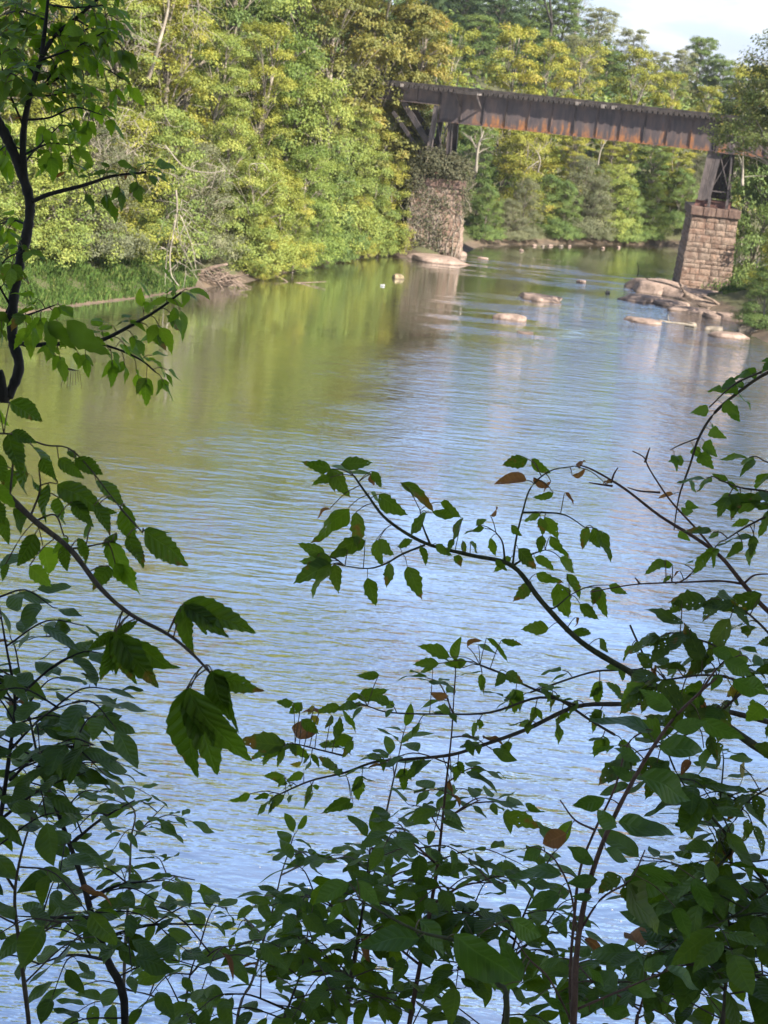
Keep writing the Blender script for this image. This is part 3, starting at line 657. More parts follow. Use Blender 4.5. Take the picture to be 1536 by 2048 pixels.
vine_tangle(235, 300, -20, 110, 89, 34, 'grey dead vine strands hanging at the top left above the reddish trunk', 2)
vine_tangle(325, 405, 395, 545, 83.5, 34, 'thin dead vine strands hanging round the thick whitish vine', 3)
vine_tangle(350, 420, -20, 60, 93, 20, 'short grey dead vine strands at the top edge right of the reddish trunk', 4)
vine_tangle(300, 480, 320, 350, 86, 22, 'sparse grey dead vine stems beside the bare grey bough', 5)
# grass
def grass(name, boxes, n, hh, label, seed, wid=.02, lean=.5):
    r = np.random.default_rng(seed); V = []; Fq = []; tn = []
    out = []
    for (x0, x1, y0, y1, k) in boxes:
        m = int(n * k); x = r.uniform(x0, x1, m); y = r.uniform(y0, y1, m); sd = sdist(x, y); ok = sd > .12; out.append(np.stack([x[ok], y[ok]], 1))
    q = np.concatenate(out); z = hgt(q[:, 0], q[:, 1]); m = len(q)
    clump = .55 + .45 * np.sin(q[:, 0] * 2.1 + 1) * np.sin(q[:, 1] * 1.7)
    h_ = hh * r.uniform(.5, 1.2, m) * clump; a = r.uniform(0, 6.28, m); la = r.uniform(0, 6.28, m); ll = r.uniform(.1, lean, m) * h_
    w_ = wid * r.uniform(.6, 1.4, m)
    bx_, by_ = np.cos(a) * w_, np.sin(a) * w_; tx, ty = np.cos(la) * ll, np.sin(la) * ll
    p0 = np.stack([q[:, 0] - bx_, q[:, 1] - by_, z - .05], 1); p1 = np.stack([q[:, 0] + bx_, q[:, 1] + by_, z - .05], 1)
    p2 = np.stack([q[:, 0] + tx * .45 + bx_ * .8, q[:, 1] + ty * .45 + by_ * .8, z + h_ * .7], 1); p3 = np.stack([q[:, 0] + tx, q[:, 1] + ty, z + h_ * .92], 1)
    V = np.stack([p0, p1, p2, p3], 1).reshape(-1, 3); F = np.arange(m * 4).reshape(-1, 4)
    o = ob(name, mesh_np(name, V, F, M['grass'], tint=np.clip(r.normal(.5, .2, m), 0, 1)), kind='stuff'); return o
a = G(60, 612); b2 = G(315, 588)
grass('bank_grass', [(a.x - 4, b2.x + 1.6, a.y - 3, b2.y + 6, 1)], 60000, .55, '', 3, .022)
a = G(1450, 595); grass('pier_grass', [(a.x - 1.2, a.x + 5.5, a.y - 5, a.y + 3, 1)], 14000, .5, '', 4, .03)
grass('near_grass', [(-7, 7, -4, 1.0, 1)], 6000, .35, '', 5, .006)
# ------------------------------------------------------------------ far trees
def crown(name, seed, h, rad, mat, z0=.15, nb=16, per=26, leaves=30, leaf=.2, prof='round', clump=.55, flat=.55, up=.7, hang=0.0, rim=.62, skirt=0):
    """leafy boughs round a limbed trunk; returns (trunk mesh, crown mesh); base at origin"""
    r = np.random.default_rng(seed); rr = random.Random(seed)
    T = Tubes(); top = h * .93
    wob = [Vector((rr.gauss(0, .03) * h, rr.gauss(0, .03) * h, 0)) for _ in range(4)]
    tp = bez([Vector((0, 0, -.6)), Vector((0, 0, h * .25)) + wob[0] * .5, Vector((0, 0, h * .5)) + wob[1], Vector((0, 0, h * .75)) + wob[2], Vector((0, 0, top)) + wob[3]], 4)
    r0 = (.022 * h + .05) * (.6 if prof == 'up' else .85); T.add(tp, r0, .03, 7)
    def R_(k):
        if prof == 'round': return math.sqrt(max(0, 1 - ((k - .55) / .52) ** 2)) if k > .55 else .55 + .45 * (k / .55)
        if prof == 'low': return (1 - max(0, k - .25) / .78) ** .38 if k > .25 else .8 + .2 * k / .25
        if prof == 'tall': return math.sqrt(max(0, 1 - ((k - .5) / .55) ** 2)) * (.85 + .15 * math.sin(k * 9))
        if prof == 'up': return .35 + .65 * math.sin(min(1, max(0, k)) * math.pi * .85) if k < .97 else .25
    C = []; W = []; btint = []
    ph = rr.uniform(0, 6.28)
    for i in range(nb):
        k = z0 + (1 - z0) * ((i + rr.random() * .8) / nb) ** .9; k = min(k, .96)
        th = ph + i * 2.4 + rr.uniform(-.5, .5); rad_k = R_(k) * rad * rr.uniform(.68, 1.08)
        bc = np.array([math.cos(th) * rad_k * rim, math.sin(th) * rad_k * rim, k * h - hang * rad_k])
        br = rad * rr.uniform(.30, .46) * (1.0 if k < .8 else .8)
        # limb
        i0 = min(len(tp) - 2, int(max(.08, k - .16 - .1 * rr.random()) * len(tp))); a = tp[i0]; e = Vector(bc)
        mid = a.lerp(e, .5) + Vector((0, 0, .06 * h * rr.uniform(.2, 1)))
        lp = bez([a, mid, e], 4); T.add(lp, r0 * .42 * (1 - .6 * k), .025, 5)
        for s_ in range(3):
            v = Vector((rr.gauss(0, 1), rr.gauss(0, 1), rr.gauss(.3, .6))).normalized() * br * .9
            T.add(bez([lp[4], lp[4].lerp(e + v, .5) + Vector((0, 0, .15)), e + v], 3), .035, .012, 4)
        n = max(6, int(per * rr.uniform(.7, 1.3)))
        v = r.normal(size=(n, 3)); v /= np.linalg.norm(v, axis=1)[:, None]; v[:, 2] = np.where(v[:, 2] < -.3, -v[:, 2] * .6, v[:, 2])
        q = bc + v * (r.uniform(.55, 1.05, n) ** .6)[:, None] * np.array([br, br, br * flat])
        C.append(q); W.append(np.repeat(bc[None], n, 0)); btint.append(np.full(n, rr.uniform(-.16, .16)) + r.normal(0, .09, n))
    if skirt:
        n = skirt; th = r.uniform(0, 6.28, n); rd = rad * r.uniform(.45, 1.1, n); q = np.stack([np.cos(th) * rd, np.sin(th) * rd, r.uniform(.02, z0 + .1, n) * h], 1)
        C.append(q); W.append(q * np.array([.6, .6, 1])); btint.append(r.normal(-.05, .12, n))
    C = np.concatenate(C); W = np.concatenate(W); bt = np.concatenate(btint); n = len(C)
    idx = np.repeat(np.arange(n), leaves); m = len(idx)
    d = r.normal(size=(m, 3)); d /= np.linalg.norm(d, axis=1)[:, None]
    p = C[idx] + d * (r.random(m) ** .5)[:, None] * clump * np.array([1, 1, .62])
    out = p - W[idx]; out /= np.linalg.norm(out, axis=1)[:, None] + 1e-6
    nrm = out * .85 + np.array([0, 0, up]) + r.normal(size=(m, 3)) * .46; nrm /= np.linalg.norm(nrm, axis=1)[:, None]
    ax = r.normal(size=(m, 3)) + out * .6 + np.array([0, 0, -.7]); ax -= (ax * nrm).sum(1)[:, None] * nrm; ax /= np.linalg.norm(ax, axis=1)[:, None] + 1e-6
    sd = np.cross(nrm, ax); L_ = leaf * r.uniform(.6, 1.35, m)
    f = nrm * (L_ * .10)[:, None]
    V = np.stack([p, p + ax * (L_ * .45)[:, None] + sd * (L_ * .36)[:, None] + f, p + ax * L_[:, None], p + ax * (L_ * .45)[:, None] - sd * (L_ * .36)[:, None] + f], 1).reshape(-1, 3)
    F = np.arange(m * 4).reshape(-1, 4)
    tn = np.clip(.5 + 1.15 * bt[idx] + r.normal(0, .085, m) + np.where(r.random(m) < .03, .3, 0), 0, 1)
    return T, mesh_np(name, V, F, mat, tint=tn)
PROTO = {}
def proto(key, bark='bark', **k):
    T, cme = crown('crown', **k); PROTO[key] = (T.mesh('trunk', M[bark]), cme, k['h'], k['rad'])
proto('syc_olive', bark='bark', seed=1, h=20, rad=5.2, mat=FOL['olive'], nb=30, per=24, leaves=39, leaf=0.216, prof='tall', z0=.22)
proto('tall_yellow', seed=2, h=20, rad=4.6, mat=FOL['yellow'], nb=30, per=24, leaves=39, leaf=0.184, prof='tall', z0=.12)
proto('tall_lime', seed=3, h=20, rad=4.4, mat=FOL['lime'], nb=30, per=24, leaves=39, leaf=0.176, prof='tall', z0=.12)
proto('tall_green', seed=4, h=20, rad=4.8, mat=FOL['green'], nb=28, per=26, leaves=39, leaf=0.192, prof='tall', z0=.15)
proto('low_lime', seed=5, h=9, rad=4.0, mat=FOL['lime'], nb=20, per=24, leaves=39, leaf=0.144, prof='low', z0=.16, hang=.12, skirt=200)
proto('low_yellow', seed=6, h=9, rad=4.0, mat=FOL['yellow'], nb=20, per=24, leaves=39, leaf=0.144, prof='low', z0=.16, hang=.12, skirt=200)
proto('low_emerald', seed=7, h=9, rad=3.6, mat=FOL['emerald'], nb=20, per=22, leaves=45, leaf=0.136, prof='low', z0=.12, hang=.1, skirt=200)
proto('low_grey', seed=8, h=8, rad=4.0, mat=FOL['grey'], nb=22, per=24, leaves=42, leaf=0.128, prof='low', z0=.10, hang=.05, skirt=260)
proto('low_green', seed=9, h=8, rad=4.0, mat=FOL['green'], nb=22, per=24, leaves=42, leaf=0.144, prof='low', z0=.10, hang=.08, skirt=260)
proto('syc_yellow', bark='bark_pale', seed=10, h=15, rad=3.4, mat=FOL['yellow'], nb=26, per=17, leaves=33, leaf=0.192, prof='up', z0=.18, clump=.5)
proto('syc_sparse', bark='bark_pale', seed=11, h=15, rad=3.6, mat=FOL['yellow'], nb=20, per=12, leaves=30, leaf=0.192, prof='up', z0=.30, clump=.5)
proto('hill_dark', seed=12, h=20, rad=6.0, mat=FOL['dark'], nb=30, per=24, leaves=36, leaf=0.288, prof='round', z0=.2, clump=.75)
proto('hill_pale', seed=13, h=20, rad=5.5, mat=FOL['pale'], nb=26, per=17, leaves=30, leaf=0.264, prof='up', z0=.22, clump=.75)
proto('hill_green', seed=14, h=20, rad=5.5, mat=FOL['green'], nb=30, per=22, leaves=33, leaf=0.288, prof='round', z0=.2, clump=.75)
proto('rust', seed=15, h=14, rad=5.2, mat=FOL['rust'], nb=34, per=26, leaves=45, leaf=0.136, prof='round', z0=.57, clump=.5)
proto('bare', bark='bark', seed=16, h=18, rad=4.5, mat=FOL['pale'], nb=30, per=6, leaves=18, leaf=0.200, prof='up', z0=.3, clump=.6)
proto('canopy', seed=17, h=16, rad=6.5, mat=FOL['green'], nb=40, per=28, leaves=39, leaf=0.240, prof='round', z0=.30, clump=.9)
TREES = [
 (835, 175, 't60', 1.0, 'hill_green', 'mid green tree on the slope behind the left end of the deck'),
 (760, 180, 't20', 1.1, 'hill_green', 'green tree on the slope hidden behind the olive sycamores'),
 (910, 185, 't30', 1.0, 'hill_green', 'green slope tree left of the pale bare stems above the handrail'),
 (1020, 180, 't60', 1.0, 'hill_green', 'green slope tree behind the yellow sycamores in the middle'),
 (1110, 190, 't70', 1.0, 'hill_pale', 'pale slope tree above the middle of the girder'),
 # left shore, front row: px, metres inland (negative = key), height, width factor, kind, label
 (-60, -5, 14, 1.0, 'tall_lime', 'lime green tree at the left edge behind the near forked trunk'),
 (30, -5.2, 7.0, 1.0, 'low_lime', 'lime bush above the lush bank grass at the far left'),
 (105, -5.0, 7.5, .95, 'low_lime', 'lime bush overhanging the grassy left bank, second from the left edge'),
 (175, -4.8, 7.0, .9, 'low_grey', 'grey-green bush in the middle of the grassy bank'),
 (250, -4.4, 8.0, .9, 'low_yellow', 'yellow-green bush at the right end of the grassy bank'),
 (320, -3.4, 8.5, .85, 'low_lime', 'lime bush behind the thick whitish hanging vine'),
 (385, -3.4, 6.6, .85, 'low_grey', 'grey-green bush over the root tangle on the left shore'),
 (440, -3.4, 8.0, .85, 'low_lime', 'lime bush behind the root tangle'),
 (500, -1.2, 6.8, .85, 'low_lime', 'low lime tree leaning out over the water right of the root tangle'),
 (555, -1.0, 6.0, .85, 'low_yellow', 'yellow-green bush with leaves hanging over the lying pale stick'),
 (600, -1.2, 7.5, .85, 'low_emerald', 'emerald bush with fern-like sprays in the bend of the left shore'),
 (640, -1.5, 7.2, .8, 'low_green', 'mid green bush whose leaves touch the water in the bend'),
 (685, -2.0, 8.0, .85, 'low_lime', 'lime bush set back in the bend of the left shore'),
 (728, -1.0, 7.2, .8, 'low_lime', 'lime bush overhanging the cove left of the vine-covered pier'),
 (772, -.5, 6.5, .65, 'low_yellow', 'yellow bush touching the left side of the vine-covered pier'),
 # second row
 (60, -9, 15, 1.0, 'tall_yellow', 'yellow tree standing above the grassy bank at the left'),
 (215, -8, 15, .95, 'tall_lime', 'slender lime tree directly behind the grassy bank'),
 (320, -7, 16, .95, 'tall_yellow', 'yellow-green tree above the thick whitish hanging vine'),
 (420, -5.5, 13, .85, 'tall_lime', 'lime tree rising behind the root tangle'),
 (500, -5, 14, .8, 'tall_yellow', 'yellow-green tree in the middle of the left bank'),
 (555, -4.5, 13.5, .9, 'low_emerald', 'tall bright emerald tree in the middle of the left bank'),
 (620, 109, 11.5, .85, 'low_lime', 'lime tree above the bend of the left shore'),
 (700, 114, 't215', .75, 'tall_lime', 'pale lime tree rising behind the cove bushes'),
 (765, 118.5, 't262', .75, 'low_yellow', 'yellow-green tree just left of the inclined bridge struts'),
 # tall row behind
 (-10, -13, 25, 1.15, 'tall_yellow', 'tall yellow tree filling the top left corner behind the near branch'),
 (110, -13, 25, 1.1, 'tall_lime', 'tall lime tree with grey dead vines, second from the top left corner'),
 (225, -12, 25, 1.05, 'syc_olive', 'tall olive tree above the slender lime tree'),
 (330, -11, 26, 1.0, 'tall_yellow', 'tall yellow-green tree reaching the top edge above the whitish vine'),
 (430, -10, 25, 1.0, 'tall_green', 'tall mid green tree reaching the top edge left of the big olive sycamore'),
 (560, 113, 25, .9, 'tall_lime', 'tall lime green tree half hidden by the big olive sycamore'),
 (640, 115, 22, 1.0, 'syc_olive', 'big olive yellow sycamore at the top middle, left of the bridge deck'),
 (715, 119, 22, .95, 'syc_olive', 'olive yellow sycamore left of the bridge, right of the biggest one'),
 (795, 120, 't20', .85, 'syc_olive', 'olive yellow sycamore whose outer leaves hide the left end of the bridge'),
 (790, 124, 10, .8, 'low_grey', 'grey-green tree under the left approach span'),
 # beyond the bridge
 (868, 140, 't50', .85, 'syc_sparse', 'open yellow sycamore with pale limbs above the left end of the deck'),
 (930, 137, 't225', .8, 'tall_green', 'dense green tree below the girder just right of the left tower'),
 (945, 134, 't390', 1, 'low_green', 'dark green bush at the far waterline right of the vine-covered pier'),
 (985, 143, 't55', .9, 'syc_yellow', 'yellow sycamore rising above the deck right of the handrail'),
 (1030, 139, 't262', .95, 'low_yellow', 'yellow-green tree under the girder left of the far willows'),
 (1060, 150, 't85', .9, 'syc_yellow', 'sunlit yellow sycamore above the middle of the girder, second from its left end'),
 (1120, 154, 't90', .85, 'syc_sparse', 'thin yellow sycamore with bare pale stems above the middle of the girder'),
 (1010, 133, 't400', .8, 'low_grey', 'grey-green willow bush at the far waterline, left of the row'),
 (1085, 139, 't350', .85, 'low_green', 'green bush at the far waterline above the row of stones'),
 (1150, 141, 't320', .85, 'low_grey', 'tall grey-green willow at the far waterline in the middle of the row'),
 (1120, 146, 't262', .9, 'tall_yellow', 'yellow tree seen under the middle of the girder'),
 (1215, 143, 't330', .85, 'low_lime', 'feathery lime willow leaning over the far water'),
 (1195, 150, 't250', .9, 'tall_yellow', 'yellow tree seen under the right half of the girder'),
 (1225, 158, 't98', .95, 'syc_yellow', 'bright yellow sycamore, tallest above the right half of the girder'),
 (1290, 160, 't145', .9, 'syc_yellow', 'yellow sycamore above the right end of the girder'),
 (1280, 149, 't275', .9, 'tall_green', 'green tree under the girder left of the right tower'),
 (1270, 145, 't400', .85, 'low_green', 'dark green bush overhanging the river bend near the right pier'),
 (1325, 150, 't290', .9, 'tall_yellow', 'yellow-green tree showing just left of the right tower'),
 (1345, 151, 't365', .9, 'low_grey', 'dark grey-green bush behind the left face of the right pier'),
 (1370, 165, 't172', .9, 'syc_yellow', 'yellow tree above the right end of the main span'),
 # along the far water
 (965, 130.5, 4.5, .6, 'low_green', 'dark bush at the far waterline, nearest to the vine-covered pier'),
 (1040, 134.5, 5.0, .6, 'low_grey', 'grey bush hanging over the far water left of the row of stones'),
 (1120, 138.5, 5.0, .6, 'low_green', 'dark bush hanging over the far water behind the row of stones'),
 (1180, 140.8, 5.5, .65, 'low_grey', 'grey bush hanging over the far water right of the row of stones'),
 (1240, 143.2, 5.5, .65, 'low_green', 'green bush hanging over the far water, third from the right pier'),
 (1295, 145.8, 5.0, .65, 'low_lime', 'lime bush hanging over the far water, second from the right pier'),
 (1345, 149, 5.5, .7, 'low_green', 'green bush hanging over the far water just left of the right pier'),
 (1385, 151, 6.0, .75, 'low_grey', 'grey bush on the far bank right behind the right pier'),
 # low fringe of the left shore
 (508, -.6, 3.6, .5, 'low_lime', 'low lime fringe bush touching the water right of the root tangle'),
 (525, -.1, 3.8, .55, 'low_yellow', 'low yellowish fringe bush hanging over the water, middle of the left shore'),
 (585, -.1, 4.0, .55, 'low_lime', 'low lime fringe bush hanging over the water by the lying pale stick'),
 (630, -.2, 4.2, .55, 'low_emerald', 'low emerald fringe bush in the bend of the left shore'),
 (670, -.3, 4.0, .55, 'low_green', 'low green fringe bush in the back of the cove'),
 (715, -.2, 4.4, .55, 'low_yellow', 'low yellow fringe bush hanging over the water in the cove'),
 (755, -.1, 4.2, .5, 'low_lime', 'low lime fringe bush nearest to the vine-covered pier'),
 # hill
 (800, 205, 't-40', 1.0, 'hill_dark', 'dark hill tree at the top just right of the olive sycamore'),
 (880, 215, 't-60', 1.05, 'hill_dark', 'dark blue-green hill tree, tallest at the top centre'),
 (950, 205, 't-50', 1.0, 'hill_dark', 'dark hill tree behind the yellow sycamores left of the pale bare tree'),
 (1010, 225, 't-20', 1.0, 'hill_green', 'mid green hill tree left of the tree with a dark forked trunk'),
 (1070, 215, 't-10', .95, 'hill_green', 'hill tree on the skyline beside the dark forked trunk'),
 (1100, 235, 't-40', .8, 'bare', 'thin hill tree with a dark forked trunk against the sky'),
 (1140, 230, 't14', 1.0, 'hill_pale', 'pale feathery hill tree where the skyline starts to fall'),
 (1205, 235, 't55', .9, 'hill_pale', 'pale sparse hill tree lower down the falling skyline'),
 (1262, 240, 't100', .9, 'hill_pale', 'small pale tree on the skyline left of the rounded green one'),
 (1345, 245, 't74', .85, 'hill_green', 'rounded grey-green tree standing out against the sky at the right'),
 (1170, 200, 't100', .9, 'hill_green', 'green hill tree just behind the brightest yellow sycamore'),
 (1295, 215, 't140', .9, 'hill_green', 'low green hill tree behind the right yellow sycamores'),
 (1420, 235, 't142', .9, 'hill_green', 'distant green tree at the foot of the skyline above the right tower'),
 (1480, 225, 't130', .9, 'hill_pale', 'distant pale tree on the skyline at the right edge'),
 (1312, 238, 't98', .8, 'hill_pale', 'pale distant tree on the skyline just left of the rounded grey-green one'),
 (1392, 242, 't118', .8, 'hill_green', 'distant tree on the skyline just right of the rounded grey-green one'),
 # right bank
 (1450, 140, 't135', .75, 'syc_yellow', 'yellow-green tree behind the right end of the bridge'),
 (1588, 93, 't84', 1.18, 'rust', 'big olive tree with reddish leaf tips overhanging the right end of the bridge'),
 (1480, 120, 't190', .7, 'tall_green', 'green tree with a whitish stem behind the right tower'),
 (1510, 113, 't260', .8, 'low_green', 'dark green tree right of the right pier'),
 (1572, 103, 5.2, .75, 'low_yellow', 'yellow-green bush beside the foot of the right pier'),
 (1550, 94, 3.6, .7, 'low_green', 'dark bush at the right shore above the pink slabs'),
]
rt = random.Random(77)
def plant_tree(px, Y, hh, wf, key, label, loc=None, group='trees along the river'):
    tme, cme, ph, pr = PROTO[key]
    if loc is None:
        q = AY(px, 500, Y) if Y > 0 else shore(px, -Y); loc = Vector((q.x, q.y, gz(q.x, q.y)))
    if isinstance(hh, str): hh = (AY(px, float(hh[1:]), Y).z - loc.z) * 1.03
    s = hh / ph
    root = empty('bush' if hh < 8.6 and key.startswith('low') else 'tree', loc, label, 'bush' if hh < 8.6 and key.startswith('low') else 'tree', group, rz=rt.uniform(0, 6.28), scale=(wf * s ** .55, wf * s ** .55, s))
    ob('trunk', tme, root); ob('crown', cme, root); return root
for a in TREES: plant_tree(*a)
# far wood on the hill behind: one mass
def wood_mass():
    r = np.random.default_rng(3); n = 520
    x = r.uniform(-190, 200, n); y = r.uniform(255, 420, n); z = hgt(x, y)
    V = []; tn = []
    per = 260
    hh = r.uniform(10, 15, n) * np.clip(1 - (x - 5) / 110, .35, 1)
    idx = np.repeat(np.arange(n), per); m = len(idx)
    d = r.normal(size=(m, 3)); d /= np.linalg.norm(d, axis=1)[:, None]; k = (r.random(m) ** .4)[:, None]
    p = np.stack([x, y, z + hh * .55], 1)[idx] + d * k * np.stack([hh * .32, hh * .32, hh * .5], 1)[idx]
    nr = d + np.array([0, 0, .6]) + r.normal(size=(m, 3)) * .5; nr /= np.linalg.norm(nr, axis=1)[:, None]
    ax = r.normal(size=(m, 3)); ax -= (ax * nr).sum(1)[:, None] * nr; ax /= np.linalg.norm(ax, axis=1)[:, None]; sd = np.cross(nr, ax); L_ = (r.uniform(.28, .6, m))[:, None]
    V = np.stack([p - ax * L_, p + sd * L_ * .7, p + ax * L_, p - sd * L_ * .7], 1).reshape(-1, 3)
    tn = np.clip(.5 + r.normal(0, .14, n)[idx] + r.normal(0, .1, m), 0, 1)
    ob('far_wood', mesh_np('far_wood', V, np.arange(m * 4).reshape(-1, 4), FOL['green'], tint=tn), kind='stuff')
wood_mass()
def undergrowth():
    r = np.random.default_rng(13); n = 900
    x = r.uniform(-75, 110, n); y = r.uniform(140, 262, n); k_ = sdist(x, y) > 5; x, y = x[k_], y[k_]; n = len(x); z = hgt(x, y)
    per = 120; hh = r.uniform(2.5, 5.5, n); idx = np.repeat(np.arange(n), per); m = len(idx)
    d = r.normal(size=(m, 3)); d /= np.linalg.norm(d, axis=1)[:, None]; k = (r.random(m) ** .4)[:, None]
    p = np.stack([x, y, z + hh * .4], 1)[idx] + d * k * np.stack([hh * .55, hh * .55, hh * .5], 1)[idx]
    nr = d + np.array([0, 0, .6]) + r.normal(size=(m, 3)) * .5; nr /= np.linalg.norm(nr, axis=1)[:, None]
    ax = r.normal(size=(m, 3)); ax -= (ax * nr).sum(1)[:, None] * nr; ax /= np.linalg.norm(ax, axis=1)[:, None]; sd = np.cross(nr, ax); L_ = (r.uniform(.2, .45, m))[:, None]
    V = np.stack([p - ax * L_, p + sd * L_ * .7, p + ax * L_, p - sd * L_ * .7], 1).reshape(-1, 3)
    tn = np.clip(.5 + r.normal(0, .16, n)[idx] + r.normal(0, .1, m), 0, 1)
    ob('undergrowth', mesh_np('undergrowth', V, np.arange(m * 4).reshape(-1, 4), FOL['green'], tint=tn), kind='stuff')
undergrowth()
# trees of the near bank, behind and over the viewpoint: they shade the near leaves
for k, (x, y, hh, wf, lb) in enumerate(((5.5, -5.0, 17, 1.0, 'leafy shade tree on the near bank behind the viewpoint, nearest to it'), (-1.5, -7.5, 18, 1.0, 'leafy shade tree on the near bank behind the viewpoint, to the left'), (12, -9, 19, 1.1, 'leafy shade tree on the near bank behind the viewpoint, far to the right'),
                                     (4, -14, 21, 1.1, 'tallest shade tree on the near bank, well behind the viewpoint'), (11, .5, 15, .9, 'leafy shade tree on the near bank right of the viewpoint'), (-10, -3, 15, .9, 'leafy shade tree on the near bank left of the viewpoint'))):
    plant_tree(0, 0, hh, wf, 'canopy', lb, Vector((x, y, gz(x, y))), 'shade trees of the near bank')
# pale bare trunks seen among the trees
def bare_trunk(pp, Y, ra, lb, mat='bark_pale'):
    T = Tubes(); c = AY(pp[0][0][0], pp[0][0][1], Y)
    rb = random.Random(len(lb))
    for q in pp:
        w_ = bez([AY(x, y, Y) + Vector((rb.gauss(0, .05), rb.gauss(0, .2), 0)) for x, y in q], 6); r1_ = (ra if q is pp[0] else ra * .6) * .75
        T.add(w_, r1_, r1_ * .35, 6)
        for k in range(5):
            a_ = w_[rb.randrange(len(w_) // 3, len(w_))]; v_ = Vector((rb.gauss(0, .8), rb.gauss(0, .5), rb.uniform(.1, 1))).normalized() * rb.uniform(.7, 1.9)
            T.add(bez([a_, a_ + v_ * .5 + Vector((0, 0, .1)), a_ + v_ + Vector((rb.gauss(0, .15), 0, .1))], 3), r1_ * .3, .012, 4)
    root = empty('bare_tree', c, lb, 'tree', 'pale bare trunks'); ob('trunk', T.mesh('trunk', M[mat], c), root)
bare_trunk([[(952, 345), (957, 300), (966, 262)], [(956, 302), (947, 290), (941, 272)]], 131, .22, 'pale forked trunk under the girder right of the left tower')
bare_trunk([[(1486, 372), (1486, 345), (1487, 305)]], 106, .16, 'white bare trunk right of the right tower')
bare_trunk([[(1076, 345), (1080, 320), (1072, 300)], [(1078, 322), (1060, 335), (1050, 345)]], 136, .10, 'pale bent limbs in the yellow tree under the girder')
bare_trunk([[(1195, 330), (1203, 300), (1212, 280)]], 140, .09, 'thin pale dead stem under the right half of the girder')
bare_trunk([[(1275, 208), (1283, 190), (1288, 178)], [(1283, 192), (1290, 188), (1297, 184)]], 150, .10, 'white forked snag just above the deck at the right')
bare_trunk([[(852, 160), (848, 140), (842, 122)], [(872, 165), (876, 130), (884, 100)], [(876, 132), (892, 112), (905, 104)]], 137, .13, 'pale limbs of the open sycamore above the left end of the deck')
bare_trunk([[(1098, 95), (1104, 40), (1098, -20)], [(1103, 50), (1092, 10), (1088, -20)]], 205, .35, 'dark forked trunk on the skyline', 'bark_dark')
bare_trunk([[(290, 160), (302, 130), (320, 80), (335, 20), (340, -20)]], 93, .22, 'reddish brown trunk showing between the tall left trees', 'bark')
bare_trunk([[(150, 545), (165, 515), (180, 480), (190, 440)]], 86.5, .26, 'leaning grey trunk under the overhanging left trees', 'bark')
